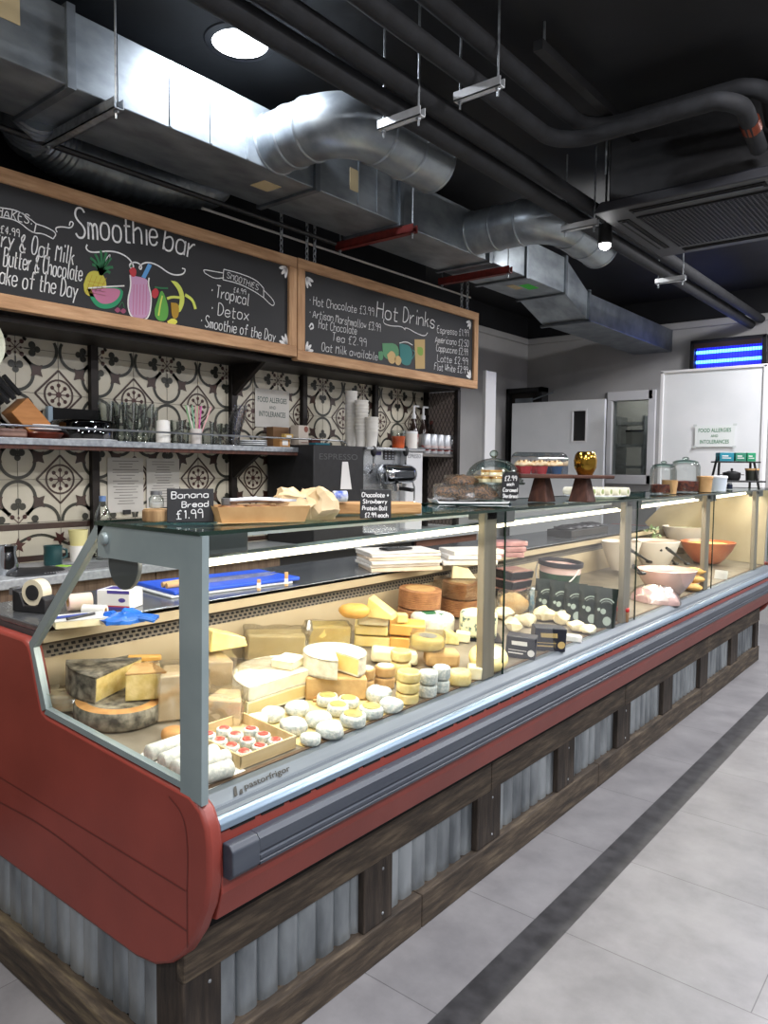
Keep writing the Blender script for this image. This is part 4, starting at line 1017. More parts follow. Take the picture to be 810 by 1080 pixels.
# goat logs on greaseproof
pp = [deck(*q, .0015) for q in ((140, 800), (196, 770), (262, 815), (210, 838))]
tag(MB().poly([tuple(p+Vector((0, 0, .001))) for p in pp]).build('greaseproof_sheet', m_paperw, smooth=0), 'white greaseproof sheet under the goat cheese logs', 'paper')
def log(px, py, L, label, rz=0, dz=0):
    P = spot_(px, py, .02, dz); t = food('goat_cheese_log', label, 'cheese', P, rz, 'goat cheese logs on white paper')
    pr = [(0, 0), (.017, 0), (.021, .004), (.021, L-.004), (.017, L), (0, L)]
    MB().lathe(pr, 20, T=Matrix.Translation((0, 0, .0212)) @ Matrix.Rotation(-PI/2, 4, 'X')).jitter(.0012, 40, px).build('rind', m_logrind, t, smooth=50)
for i, (px, py) in enumerate(((155, 812), (170, 818), (184, 826))): log(px, py, .13, f'white goat cheese log beside the dark wheel, {ORD[i]} of three going towards the glass', .05*i)
log(204, 836, .10, 'lowest goat cheese log by the wooden tray, nearest the front glass', -.12); log(206, 822, .09, 'goat cheese log lying behind the lowest one by the wooden tray', -.12)

# wooden tray with small red topped cheeses
x0, x1, y0, y1, hh = -1.60, -1.385, 1.158, 1.345, .034
t = food('wooden_cheese_tray', 'thin wooden tray holding small red topped goat cheeses', 'tray', ((x0+x1)/2, (y0+y1)/2, deck_z((x0+x1)/2)+.002))
w, d = (x1-x0)/2, (y1-y0)/2
MB().box(-w, w, -d, d, 0, .004).build('base', m_lumber, t)
for b in ((-w, w, -d, -d+.005), (-w, w, d-.005, d), (-w, -w+.005, -d, d), (w-.005, w, -d, d)): MB().box(*b, .004, hh).build('side_panel', m_lumber, t, bev=.0015)
base_ = t; k = 0; proto = None
Rt = Matrix.Rotation(TILT, 3, 'Y'); T0 = Vector(base_.location)
for i in range(4):
    for j in range(3):
        if i == 0 and j == 2: continue
        P = T0 + Rt @ Vector((-w+.035+i*.048, -d+.04+j*.053, .0045))
        lab = f'small red topped goat cheese in the wooden tray, {ORD[i]} row from the back, {ORD[j]} along'
        if proto is None:
            proto = food('red_topped_cheese', lab, 'cheese', P, 0, 'red topped cheeses in the wooden tray')
            wheel(proto, .021, .02, m_bluegoat, .006, seg=18); MB().lathe([(0, .0225), (.013, .022), (.015, .0195), (0, .0195)], 14).jitter(.0015, 60).build('paper_top', m_pink, proto)
        else:
            c = dup(proto, P, 0, lab); c.rotation_mode = 'ZYX'; c.rotation_euler = (0, TILT, i+j*2.1)

# small mould ripened goat cheeses on a yellow sheet
pp = [deck(*q, .001) for q in ((262, 765), (360, 722), (436, 748), (330, 792))]
tag(MB().poly([tuple(p) for p in pp]).build('yellow_sheet', m_papery, smooth=0), 'yellow paper sheet under the small mouldy goat cheeses', 'paper')
gl = [(287, 763, 13, 0), (271, 768, 11, 0), (313, 757, 13, 0), (309, 777, 15, 0), (336, 769, 14, 0), (347, 781, 15, 0), (327, 789, 11, 0), (345, 747, 12, 1), (356, 757, 12, 1), (367, 749, 11, 1), (372, 769, 14, 1), (391, 760, 13, 1), (399, 742, 14, 0), (412, 753, 13, 0)]
gd = ['flat one behind the tray', 'one touching the tray back corner', 'one under the brie edge', 'big one at the tray corner', 'one in the middle of the blue grey cluster', 'one nearest the glass of the blue grey cluster', 'small one beside the tray end',
      'olive topped one behind the cluster', 'olive topped one second from the back', 'olive topped one beside the tall stacks', 'olive topped one nearest the glass', 'olive topped one second along the glass', 'plain white one leaning against the tall stacks', 'last plain one along the glass']
mp = {}
for (px, py, hw, ol), de in zip(gl, gd):
    P = spot_(px, py, .022); P.z += .001; sc = hw*2*(P-CP).dot(CF)/F_PX/2/.03
    lab = 'mould ripened small goat cheese, '+de
    key = ol
    if key not in mp:
        t = food('small_goat_cheese', lab, 'cheese', P, random.uniform(0, 6), 'small goat cheeses on the yellow sheet')
        MB().lathe(rounded(.03, .03, .011), 24).jitter(.0035, 40, 3+ol).build('rind', m_bluegoat, t, smooth=60)
        for o_ in t.children:
            for v_ in o_.data.vertices: v_.co.z = max(v_.co.z, 0)
        if ol: MB().lathe([(0, .0325), (.018, .032), (.0225, .030), (.022, .027)], 20).build('wax_top', m_olive, t)
        mp[key] = t
    else:
        t = dup(mp[key], P, 0, lab); t.rotation_mode = 'ZYX'; t.rotation_euler = (0, TILT, random.uniform(0, 6))
    t.scale = (sc, sc, sc*.95)

# --- brie, wrapped blocks and wheels
C = Vector((-1.625, 1.57, deck_z(-1.625)+.005))
t = food('brie_half', 'large white half brie lying on another under the small brie piece', 'cheese', C+Vector((.003, 0, .046)), 0)
def half(t, r, h, mf, mr):
    a0, a1 = PI/2-.03, 3*PI/2+.03; pie(t, r, h, a0, a1, mf, mr, 28)
half(t, .188, .04, m_cream2, m_whiterind)
t = food('brie_half', 'lower half brie under the large white half brie', 'cheese', C, 0); half(t, .192, .044, m_papery, m_cream2)
P = C+Vector((-.06, .03, .093)); t = food('brie_piece', 'small white rinded brie piece on top of the large half brie', 'cheese', P, .35)
MB().prism([(-.035, -.045), (.035, -.04), (.04, .045), (-.03, .04)], 0, .022, 'Z').build('paste', m_cream2, t, bev=.002); MB().prism([(-.036, -.046), (.036, -.041), (.041, .046), (-.031, .041)], .022, .027, 'Z').build('rind', m_whiterind, t, bev=.0015)
P = spot_(238, 768, .05); t = food('wrapped_wedge', 'film wrapped pale wedge between the wooden tray and the brie', 'cheese', P, yaw_of(P)-.2); block(t, .1, .09, .075, m_palewrap, jit=.006, taper=.02); cling(t, .1, .09, .08, 8)
P = spot_(225, 745, .06); t = food('wrapped_wedge', 'tall film wrapped wedge just past the front upright', 'cheese', P, yaw_of(P)+.1); block(t, .1, .1, .13, m_palewrap, jit=.006, taper=.02); cling(t, .1, .1, .135, 9)
P3 = Vector((P.x-.03, P.y+.05, P.z+.146)); t = food('yellow_wedge', 'bright yellow cheese wedge on top of the tall wrapped wedge', 'cheese', P3, yaw_of(P3)+.5, tilt=False)
MB().prism([(-.06, 0), (.07, 0), (.06, .03), (-.05, .065)], -.05, .05, 'Y').build('paste', m_yellow, t, bev=.004)
P = spot_(276, 738, .06); t = food('wrapped_wedge', 'brown rinded film wrapped piece behind the large half brie', 'cheese', P, yaw_of(P)+.25); block(t, .17, .1, .085, mat('mauve_brown_rind', '#a98a6c', '#c4a788', .4, scale=14), jit=.006, taper=.02); cling(t, .17, .1, .09, 10)
m_base = mat('pale_cheese_block', '#cdb783', '#dac898', .5, scale=12)
P = spot_(283, 703, .07); P.x = max(P.x, -1.95); t = food('bagged_cheese', 'pale cheese block in a clear bag twisted at one end', 'cheese', P, yaw_of(P)+.12); block(t, .2, .1, .105, m_base, jit=.004); cling(t, .205, .11, .11, 12, tail=(.1, 0, .05))
P = spot_(345, 690, .05); P.x = max(P.x, -1.97); t = food('cheese_block', 'plain yellow cheese block beside the twisted bag', 'cheese', P, yaw_of(P)+.15); block(t, .155, .09, .10, m_yellow, jit=.003); cling(t, .155, .09, .1, 13)
P = spot_(352, 738, .06); t = food('cheese_block', 'tan cheese block under the white wheel with the cut wedge', 'cheese', P, yaw_of(P)+.1); block(t, .19, .14, .07, m_tanrind, jit=.003)
P2 = Vector((P.x, P.y, P.z+.075)); t = food('white_round_cheese', 'thick white cheese wheel with a wedge cut out, on a tan block', 'cheese', P2, yaw_of(P2))
pie(t, .1, .06, -PI/2+.85, 3*PI/2+.1, m_yellow, m_whiterind, 36)
P = spot_(330, 745, .03); t = food('brie_slice', 'thin orange edged slice lying behind the small goat cheeses', 'cheese', P, 1.0); pie(t, .06, .016, 0, .8, m_cream2, m_ring)
# --- yellow and orange slabs
def slab(px, py, w, d, h, m, label, lift=0, rz=0, name='cheese_slab', r=None):
    P = spot_(px, py, d/2 if r is None else r, 0, lift); t = food(name, label, 'cheese', P, yaw_of(P)+rz); block(t, w, d, h, m, jit=.003); return t
slab(392, 683, .14, .12, .04, m_yellow, 'lowest yellow slab behind the white wheel'); slab(391, 671, .13, .11, .038, m_yellow, 'middle yellow slab of the pile behind the white wheel', .046)
slab(393, 661, .12, .1, .034, m_cream2, 'top pale slab of the pile behind the white wheel', .09)
slab(430, 686, .145, .11, .046, m_orange, 'lower orange slab beside the white wheel with green label', 0); slab(429, 672, .14, .11, .044, m_orange, 'upper orange slab beside the white wheel with green label', .052)
P = spot_(398, 653, .04, 0, .13); t = food('yellow_wedge', 'long bright yellow wedge on the slab pile', 'cheese', P, yaw_of(P)-.3); MB().prism([(-.04, 0), (.07, 0), (.065, .02), (-.03, .075)], -.035, .035, 'Y').build('paste', m_yellow, t, bev=.003)
P = spot_(373, 655, .03, 0, .13); t = food('smoked_cheese_roll', 'golden rounded cheese lump at the back of the slab pile', 'cheese', P, yaw_of(P)); MB().sphere((0, 0, .03), (.06, .035, .03), 16, 10).jitter(.004, 30).build('paste', m_orange, t)
slab(423, 658, .045, .04, .035, m_yellow, 'small yellow cube on the orange slabs', .1, .2, 'cheese_cube')
# --- striped brown wheels
def basket(P, r, h, label, name='basket_cheese'):
    t = food(name, label, 'cheese', P); n = 9; pr = [(0, 0)]
    for i in range(n): pr += [(r-.003, h*i/n), (r, h*(i+.3)/n), (r, h*(i+.7)/n)]
    pr += [(r-.004, h), (0, h)]
    MB().lathe(pr, 36).build('ribbed_rind', m_brownw, t, smooth=30); MB().lathe([(0, h+.002), (r*.7, h+.0015), (r*.72, h-.001)], 24).build('paste_top', m_tanrind, t)
    return t
A = Vector((-1.93, 2.42, deck_z(-1.93)+.012)); B = Vector((-1.925, 2.665, deck_z(-1.925)+.012))
A = at(441, 640, 'X', -1.93); A.z = deck_z(-1.93)+.01; B = at(484, 640, 'X', -1.93); B.z = A.z
basket(A, .094, .075, 'lower ribbed brown wheel behind the orange slabs'); basket(A+Vector((.004, .002, .082)), .094, .078, 'upper ribbed brown wheel behind the orange slabs')
basket(B, .088, .075, 'lower ribbed brown wheel below the film wrapped one'); t = basket(B+Vector((.003, .002, .082)), .088, .072, 'film wrapped ribbed brown wheel under the pale wedge'); cling(t, .176, .176, .08, 15)
P = B+Vector((.0, .02, .168)); t = food('pale_wedge', 'pale wedge standing on the film wrapped brown wheel', 'cheese', P, yaw_of(P)+.1, tilt=False); MB().prism([(-.05, 0), (.065, 0), (.03, .045), (-.045, .06)], -.03, .03, 'Y').build('paste', m_cream2, t, bev=.002)
P = spot_(455, 674, .09); t = food('white_round_cheese', 'white cheese wheel with a green and white printed top label', 'cheese', P); wheel(t, .094, .085, m_whiterind, .02)
MB().lathe([(0, .0865), (.06, .0862)], 24, mis=[0]).build('paper_label', m_label, t); MB().prism([(-.05, -.02), (.0, -.045), (.02, .0), (-.02, .04)], .0866, .0871, 'Z').prism([(.01, .02), (.045, -.005), (.04, .03)], .0866, .0871, 'Z').build('green_print', mat('green_print', '#2f6b48', rough=.5), t)
P = spot_(474, 680, .03); t = food('cheese_piece', 'small pale triangular piece in front of the green labelled wheel', 'cheese', P, yaw_of(P)); MB().prism([(-.035, 0), (.04, 0), (.03, .03), (-.025, .06)], -.03, .03, 'Y').build('paste', m_paste, t, bev=.003)
P = spot_(488, 679, .03); t = food('cheese_piece', 'small creamy lump beside the blue veined half wheel', 'cheese', P, yaw_of(P)); block(t, .06, .05, .04, m_cream2, jit=.006)
P = spot_(503, 676, .05); t = food('blue_cheese', 'blue veined half wheel on dark paper behind the glass upright', 'cheese', P, yaw_of(P)+.1)
MB().prism([(-.075, -.05), (.075, -.05), (.08, .02), (.03, .07), (-.03, .07), (-.08, .02)], .005, .115, 'Z').build('paste', m_bluecheese, t, bev=.016, seg=3); MB().box(-.1, .1, -.065, .08, 0, .004).jitter(.002, 30).build('dark_paper', m_navy, t)
# --- small stacks near the glass
def stack(px, py, r, hs, m, labels, mtop=None):
    P = spot_(px, py, r); z = 0
    for h, lb in zip(hs, labels):
        t = food('small_round_cheese', lb, 'cheese', P+Vector((z*.075, 0, z)), random.uniform(0, 6), 'small round cheeses stacked near the glass'); wheel(t, r, h, m, h*.2, seg=24, jit=.0008)
        if mtop: MB().lathe([(0, h+.001), (r*.8, h+.0005), (r*.82, h-.002)], 20).build('top_label', mtop, t)
        z += h+.003
stack(384, 732, .031, (.038, .036), m_tanrind, ('bottom cheese of the stack beside the white wheel block', 'top cheese of the stack beside the white wheel block'), m_whiterind)
stack(405, 729, .034, (.038, .034), m_tanrind, ('bottom cheese of the second stack from the brie', 'top cheese of the second stack from the brie'), m_whiterind)
stack(429, 745, .037, (.032, .032, .03), m_paste, ('bottom cheese of the tallest cream stack beside the glass', 'middle cheese of the tallest cream stack beside the glass', 'top cheese of the tallest cream stack beside the glass'), m_tanrind)
stack(421, 722, .036, (.07, .034), m_paste, ('tall lower cheese behind the tallest cream stack', 'upper cheese behind the tallest cream stack'), m_tanrind)
stack(450, 738, .032, (.04, .04), m_bluegoat, ('bottom bluish cheese of the pair next to the cream stack', 'top bluish cheese of the pair next to the cream stack'))
stack(464, 733, .030, (.042, .042), m_bluegoat, ('bottom bluish cheese of the pair further along the glass', 'top bluish cheese of the pair further along the glass'))
P = spot_(484, 725, .03); t = food('button_cheese', 'single textured cream cheese beside the bluish pairs', 'cheese', P); wheel(t, .042, .05, m_paste, .015, jit=.003)
P = spot_(500, 718, .02); t = food('cheese_cube', 'small white cheese block beside the textured cream cheese', 'cheese', P, yaw_of(P)); block(t, .05, .05, .045, m_cream2)
P = spot_(465, 706, .05); t = food('cheese_half', 'pinkish beige half cheese behind the bluish pairs', 'cheese', P, yaw_of(P)+.2); block(t, .125, .08, .055, m_tanrind, jit=.004, bev=.014)
P2 = Vector((P.x-.05, P.y-.02, P.z+.06)); t = food('wrapped_round', 'yellow and white film wrapped round with a silver label', 'cheese', P2, yaw_of(P2)); wheel(t, .062, .045, m_yellow, .015); MB().lathe([(0, .0465), (.035, .046)], 20).build('silver_label', mat('silver_label', '#9aa0a6', '#c8ccd0', .3, .3, scale=30), t); cling(t, .12, .12, .05, 16)
P = spot_(514, 709, .05); t = food('wrapped_round', 'yellow round with grey label at the foot of the second upright', 'cheese', P, yaw_of(P)); MB().lathe(rounded(.072, .04, .016), 28, T=Matrix.Rotation(.35, 4, 'X') @ Matrix.Translation((0, .0, .026))).build('wax_rind', m_yellow, t, smooth=50); MB().lathe([(0, .0685), (.042, .068)], 20, T=Matrix.Rotation(.35, 4, 'X')).build('silver_label', MATS['silver_label'], t)
P = spot_(415, 703, .03); t = food('soft_cheese', 'row of pale soft cheese behind the cream stacks', 'cheese', P, yaw_of(P)); block(t, .17, .06, .05, m_cream2, jit=.01, bev=.012); t['label'] = 'long pale soft cheese piece behind the cream stacks'

# --- boxes, crumbly pieces, pouches
def packet(px, py, w, d, h, label, rz, trim):
    P = spot_(px, py, d/2); t = food('cheese_carton', label, 'carton', P, yaw_of(P)+rz); MB().box(-w/2, w/2, -d/2, d/2, 0, h).build('card_box', m_navy, t, bev=.003)
    g = MB(); M = lambda u, v: Vector((u, -d/2-.0006, v))
    g.poly([M(-w*.3, h*.6), M(w*.22, h*.6), M(w*.2, h*.8), M(-w*.32, h*.78)]); g.poly([M(-w*.4, h*.2), M(w*.1, h*.2), M(w*.1, h*.26), M(-w*.4, h*.26)]); g.poly([M(-w*.4, h*.35), M(w*.2, h*.35), M(w*.2, h*.38), M(-w*.4, h*.38)])
    g.disc((w*.36, -d/2-.0007, h*.3), h*.16, n='Y', seg=16)
    g.build('white_print', trim, t, smooth=0)
packet(549, 695, .115, .07, .085, 'navy printed carton nearest the second upright', -.1, m_label); packet(577, 689, .13, .07, .095, 'black printed carton with gold dot beside the pouches', .25, mat('gold_print', '#b59b62', rough=.5))
m_crumb = mat('crumbly_cream_cheese', '#d9c9a0', '#ece0c2', .7, scale=25, bump=.5, bscale=50)
for i, (px, py, s, lb) in enumerate(((553, 662, .05, 'crumbly cream piece behind the black carton'), (573, 657, .05, 'crumbly cream piece below the first pouches'), (592, 660, .052, 'crumbly cream piece in the middle of the loose heap'), (607, 668, .045, 'crumbly cream piece nearest the last pouch'), (620, 676, .04, 'small crumbly piece at the glass below the last pouch'), (541, 668, .05, 'crumbly cream piece next to the second upright'), (600, 650, .045, 'crumbly peaked piece leaning on the pouches'), (530, 655, .05, 'crumbly piece behind the second upright'))):
    P = spot_(px, py, s*.7); t = food('crumbly_cheese', lb, 'cheese', P, i*1.1, 'loose crumbly cheese pieces')
    mb = MB().sphere((0, 0, s*.55), (s*1.05, s*.8, s*.6), 14, 9)
    for p in mb.v: p += noise.noise_vector(p*28+Vector((i*5, 0, 0)))*s*.38
    zm = min(p.z for p in mb.v)
    for p in mb.v: p.z = max(p.z-zm-.006, 0)
    mb.build('piece', m_crumb, t, smooth=28)
P = spot_(600, 683, .03); t = food('wrapped_stick', 'white wrapped stick beside the black carton', 'packet', P, yaw_of(P)+.1); block(t, .1, .045, .028, m_paperw, name='paper_wrap', jit=.004)
def bag(px, py, w, h, m1, label, lift=0, name='clear_bag'):
    P = spot_(px, py, .04, 0, lift); t = food(name, label, 'bag', P, yaw_of(P))
    mb = MB().sphere((0, 0, h*.5), (w/2, .04, h*.5), 16, 10)
    for p in mb.v: p += noise.noise_vector(p*24+Vector((px, 0, 0)))*.014
    zm = min(p.z for p in mb.v)
    for p in mb.v: p.z -= zm
    mb.build('contents', m1, t, smooth=35); cling(t, w, .08, h, px)
bag(540, 652, .14, .11, mat('orange_slices', '#d8a860', '#e8cfa0', .5, scale=20), 'clear bag of orange and cream slices beside the second upright'); bag(561, 650, .07, .12, mat('blue_white_packet', '#5f9fc6', '#c8dbe4', .35, scale=18, fac=(.45, .55)), 'clear bag with a pale blue label beside the first pouch')
pa, pb = spot_(573, 652, .03), spot_(636, 663, .03); proto = None
for i in range(5):
    P = pa.lerp(pb, i/4); P.z = deck_z(P.x)+.0015
    lab = f'dark green foil pouch with white print, {ORD[i]} from the blue labelled bag'
    rz = yaw_of(P)+.25-.05*i
    if proto is None:
        t = food('foil_pouch', lab, 'pouch', P, rz, 'dark green foil pouches')
        vs = []; n = 8; Wd, Hh = .105, .185
        for s in (-1, 1):
            for j in range(n+1):
                z = Hh*j/n; th = .03*(1-(j/n))**.7+.0012
                for k in range(9):
                    u = -1+2*k/8; vs.append((u*Wd/2, s*th*math.sqrt(max(0, 1-u**4))+(.0012*s), z))
        fs = []
        for s in range(2):
            o_ = s*(n+1)*9
            for j in range(n):
                for k in range(8): fs.append((o_+j*9+k, o_+j*9+k+1, o_+(j+1)*9+k+1, o_+(j+1)*9+k))
        for j in range(n):
            for e in (0, 8): fs.append((j*9+e, (j+1)*9+e, (n+1)*9+(j+1)*9+e, (n+1)*9+j*9+e))
        fs.append([k for k in range(9)]+[(n+1)*9+k for k in range(8, -1, -1)])
        MB().add(vs, fs).build('foil', m_pouch, t, smooth=50)
        g = MB()
        def M(u, v): j = v/Hh; return Vector((u, -(.03*(1-j)**.7+.0012)*math.sqrt(max(0, 1-(u/Wd*2)**4))-.0035, v))
        for (cx, cz, r) in ((.012, .035, .019), (-.008, .078, .012), (-.028, .085, .007)):
            q = [M(cx+r*math.cos(a), cz+r*1.1*math.sin(a)) for a in [2*PI*k/16 for k in range(16)]]; g.poly(q)
        g.ribbon(arc(.005, .10, .038, .6, PI-.6, 14), .005, M); g.ribbon(arc(.005, .097, .03, .6, PI-.6, 10), .002, M)
        g.build('pale_print', mat('pouch_print', '#9aa69c', rough=.5), t, smooth=0); proto = t
    else:
        t = dup(proto, P, 0, lab); t.rotation_mode = 'ZYX'; t.rotation_euler = (0, TILT, rz)
# bucket behind the pouches
P = Vector((-1.83, 3.40, deck_z(-1.83)+.002)); P = at(588, 640, 'X', -1.83); P.z = deck_z(-1.83)+.01
t = food('plastic_bucket', 'white plastic bucket with dark rim and green label behind the pouches', 'bucket', P)
MB().lathe([(0, 0), (.1, 0), (.113, .17), (.109, .17), (.097, .006), (0, .006)], 36).build('pail', mat('pinkish_white_plastic', '#d8b8b4', '#e0c4c0', .4, scale=4), t, smooth=50)
MB().lathe([(.113, .165), (.122, .168), (.122, .19), (.112, .192), (.108, .17)], 36).build('dark_rim', mat('navy_plastic', '#22222c', rough=.4), t); MB().lathe([(0, .16), (.108, .16)], 30).build('contents', mat('pale_brine', '#cbb8b4', '#ddcccc', .3, scale=14), t)
MB().lathe([(.1035, .03), (.1125, .13), (.1105, .13), (.1015, .03)], 24).build('green_label', mat('deep_green_label', '#1d3a2a', '#28503a', .5, scale=14), t)
hp = [(-.122*math.cos(a), -.12*math.sin(a)*.75-.03, .165-.11*math.sin(a)) for a in [PI*k/14 for k in range(15)]]
MB().tube([(-x, y, z) for x, y, z in hp], .004, 6).build('handle', m_label, t)
for i, (px, py, lift) in enumerate(((540, 622, .0), (540, 606, .05), (541, 592, .1))):
    P = at(px, 622, 'X', -1.99); P.z = deck_z(-1.99)+.004+lift; t = food('food_tray', f'flat pink and black packed tray behind the bucket, {ORD[i]} from the bottom', 'tray', P, -.1*i, 'pink packed trays')
    MB().prism([(-.06, 0), (.06, 0), (.068, .04), (-.068, .04)], -.09, .09, 'Y').build('tray', m_navy, t, bev=.003); MB().box(-.06, .06, -.08, .08, .0405, .045).build('film_lid', m_pinkfilm, t)
def tub(P, r, h, label, m, lid, name='paper_tub', cat='tub', tilt=True):
    t = food(name, label, cat, P, 0, tilt=tilt); MB().lathe([(0, 0), (r*.82, 0), (r, h), (r*.96, h), (r*.78, .004), (0, .004)], 28).build('cup', m, t, smooth=50)
    if lid: MB().lathe([(0, h+.012), (r*.9, h+.012), (r*1.05, h+.008), (r*1.06, h-.004), (r, h-.004)], 28).build('lid', lid, t)
    return t
m_kraft = mat('kraft_card', '#b28a58', '#c09a68', .7, scale=20)
tub(spot_(645, 655, .07), .062, .11, 'kraft paper tub with a pale lid beside the third upright', m_kraft, m_paperw)
P = spot_(652, 656, .02); t = food('red_packet', 'red and brown small packet in front of the kraft tub', 'packet', P, yaw_of(P)); block(t, .09, .05, .05, mat('brown_card', '#8a6a4a', rough=.7), name='card_sleeve'); MB().box(-.046, .046, -.026, .026, .052, .07).build('red_film', mat('red_film', '#b82e28', rough=.3), t, bev=.004)
def mound(P, sx, sy, sz, m, label, name, cat, seed=1, wrapd=True):
    t = food(name, label, cat, P, yaw_of(P)); mb = MB().sphere((0, 0, 0), (sx, sy, sz), 18, 12)
    mb.v = [p for p in mb.v]
    for p in mb.v:
        p += noise.noise_vector(p*16+Vector((seed, 0, 0)))*.014; p.z = max(p.z, 0)
    mb.build('contents', m, t, smooth=40)
    if wrapd:
        w_ = MB().sphere((0, 0, 0), (sx*1.1, sy*1.1, sz*1.15), 18, 12)
        for p in w_.v: p += noise.noise_vector(p*30+Vector((seed+3, 0, 0)))*.012; p.z = max(p.z, .0005)
        w_.build('plastic_wrap', m_cling, t, smooth=20)
    return t
mound(spot_(690, 646, .09), .13, .1, .085, mat('pink_ham', '#cf9aa0', '#e6c8c8', .4, scale=9), 'pink sliced meat under film beside the third upright', 'wrapped_meat', 'meat', 4)
m_bowl = mat('white_melamine', '#d8cfc4', '#e0d8ce', .3, scale=4)
def bowl(P, r, h, mb_, mfood, label, rim=None, heap=.02, name='salad_bowl'):
    t = food(name, label, 'bowl', P, 0, tilt=False)
    MB().lathe([(0, 0), (r*.45, 0), (r*.6, h*.2), (r*.85, h*.6), (r, h), (r*.97, h+.002), (r*.8, h*.6), (r*.5, h*.16), (0, h*.12)], 36).build('vessel', mb_, t, smooth=60)
    g = MB().lathe([(0, h*.9+heap), (r*.4, h*.9+heap*.85), (r*.75, h*.88+heap*.4), (r*.93, h*.86)], 30)
    for p in g.v: p.z += noise.noise(p*45)*heap*.35
    g.build('filling', mfood, t, smooth=50)
    return t
m_frost = mat('frosted_pink_plastic', '#c9a79c', '#d3b5aa', .25, scale=8, coat=.4)
Pb = spot_(702, 631, .11); t = bowl(Pb, .17, .15, m_frost, m_pinkfilm, 'large bowl covered with pink film near the third upright', heap=.004)
P = Vector((-1.72, 4.2, deck_z(-1.72)+.004)); P = at(690, 612, 'X', -1.78); P.z = deck_z(-1.78)+.03
bowl(P, .16, .19, m_bowl, mat('red_salad', '#8e2f28', '#c97a5c', .4, scale=30), 'white bowl of red salad behind the pink filmed bowl', heap=.01)
P = at(654, 615, 'X', -1.9); P.z = deck_z(-1.9)+.03; bowl(P, .13, .19, m_bowl, mat('pink_salad', '#c98f84', '#d9b4a4', .5, scale=30), 'pale bowl of pink salad just before the third upright', heap=.01)
P = at(745, 612, 'X', -1.66); P.z = deck_z(-1.66)+.012; bowl(P, .2, .16, mat('orange_glazed_bowl', '#b5603f', '#c47a52', .3, scale=8), mat('yellow_salad', '#d9b95a', '#ecd795', .5, scale=30), 'wide orange bowl of yellow salad behind the fourth upright', heap=.012)
P = at(768, 600, 'X', -1.75); P.z = deck_z(-1.75)+.03; bowl(P, .19, .14, mat('yellow_bowl', '#d8b84c', rough=.35), mat('golden_filling', '#c9a850', '#dcc684', .5, scale=25), 'yellow bowl at the far end of the display', heap=.004)
P = at(720, 598, 'X', -1.95); P.z = deck_z(-1.95)+.06; bowl(P, .17, .17, m_bowl, mat('green_cream_salad', '#b9bd8e', '#dfdcc0', .5, scale=30), 'white bowl of pale green salad at the back near the far end', heap=.01)
for i, (px, py, lift, lb) in enumerate(((728, 626, 0, 'golden pastry lowest beside the pink filmed bowl'), (731, 617, .045, 'golden pastry in the middle of the small pile'), (733, 608, .09, 'golden pastry on top of the small pile'))):
    P = spot_(px, py, .05, 0, lift); t = food('golden_pastry', lb, 'pastry', P, yaw_of(P)+.2*i, 'golden pastries'); MB().sphere((0, 0, .024), (.065, .045, .024), 16, 10).jitter(.005, 30, i).build('crust', mat('golden_pastry_crust', '#b9833a', '#d9aa5c', .5, scale=20, bump=.3), t)
P = spot_(760, 612, .04); t = food('label_card', 'small pale card standing by the orange bowl', 'card', P, yaw_of(P)); MB().box(-.04, .04, -.001, .001, 0, .06).build('card', m_label, t); MB().prism([(-.001, 0), (.025, 0), (-.001, .04)], -.02, .02, 'X').build('stand', m_label, t)
# black serving spoons resting in the bowls
def spoon(pa, Xa, pb, Xb, label):
    a = at(*pa, 'X', Xa); b = at(*pb, 'X', Xb); t = thing('serving_spoon', label, 'spoon', tuple(b), 0, 'black serving spoons in the salads')
    d = (a-b); L = d.length; d.normalize()
    MB().tube([b+d*L*.0, b+d*L*.35, b+d*L*.9, a], [.006, .007, .012, .009], 8).build('handle', m_black, t, world=True)
    MB().sphere(tuple(b-d*.02), (.024, .024, .01), 12, 8).build('bowl', m_black, t, world=True)
spoon((662, 578), -1.74, (684, 592), -1.78, 'black spoon in the red salad beside the third upright'); spoon((697, 580), -1.70, (712, 594), -1.76, 'black spoon crossing the red salad bowl rim')
spoon((703, 578), -1.60, (724, 594), -1.66, 'longest black spoon between the red and yellow salads'); spoon((726, 583), -1.88, (735, 590), -1.93, 'short black spoon in the pale green salad'); spoon((740, 576), -1.62, (757, 590), -1.68, 'black spoon in the yellow salad near the fourth upright'); spoon((668, 597), -1.40, (676, 604), -1.43, 'black spoon handle over the pink filmed bowl')
P = at(688, 592, 'X', -1.99); P.z = deck_z(-1.99)+.1
t = food('leaf_bunch', 'pale green leafy bunch standing behind the salads', 'leaves', P, tilt=False); mb = MB()
for i in range(70):
    a = random.uniform(0, 6.28); r = random.uniform(.0, .07); z = random.uniform(.03, .16); s = random.uniform(.012, .025)
    c = Vector((r*math.cos(a), r*math.sin(a), z)); n1 = Vector((random.uniform(-1, 1), random.uniform(-1, 1), random.uniform(-.4, 1))).normalized(); n2 = n1.cross(Vector((0, 0, 1)) if abs(n1.z) < .9 else Vector((1, 0, 0))).normalized()
    mb.add([c-n1*s, c+n2*s*.5, c+n1*s, c-n2*s*.5], [(0, 1, 2, 3)])
mb.build('leaves', mat('pale_leaf', '#8fa873', '#bccca4', .5, scale=20), t, smooth=0); MB().lathe([(0, -.1), (.05, -.1), (.06, .05), (.05, .05), (.045, -.09), (0, -.09)], 20).build('pot', m_bowl, t)
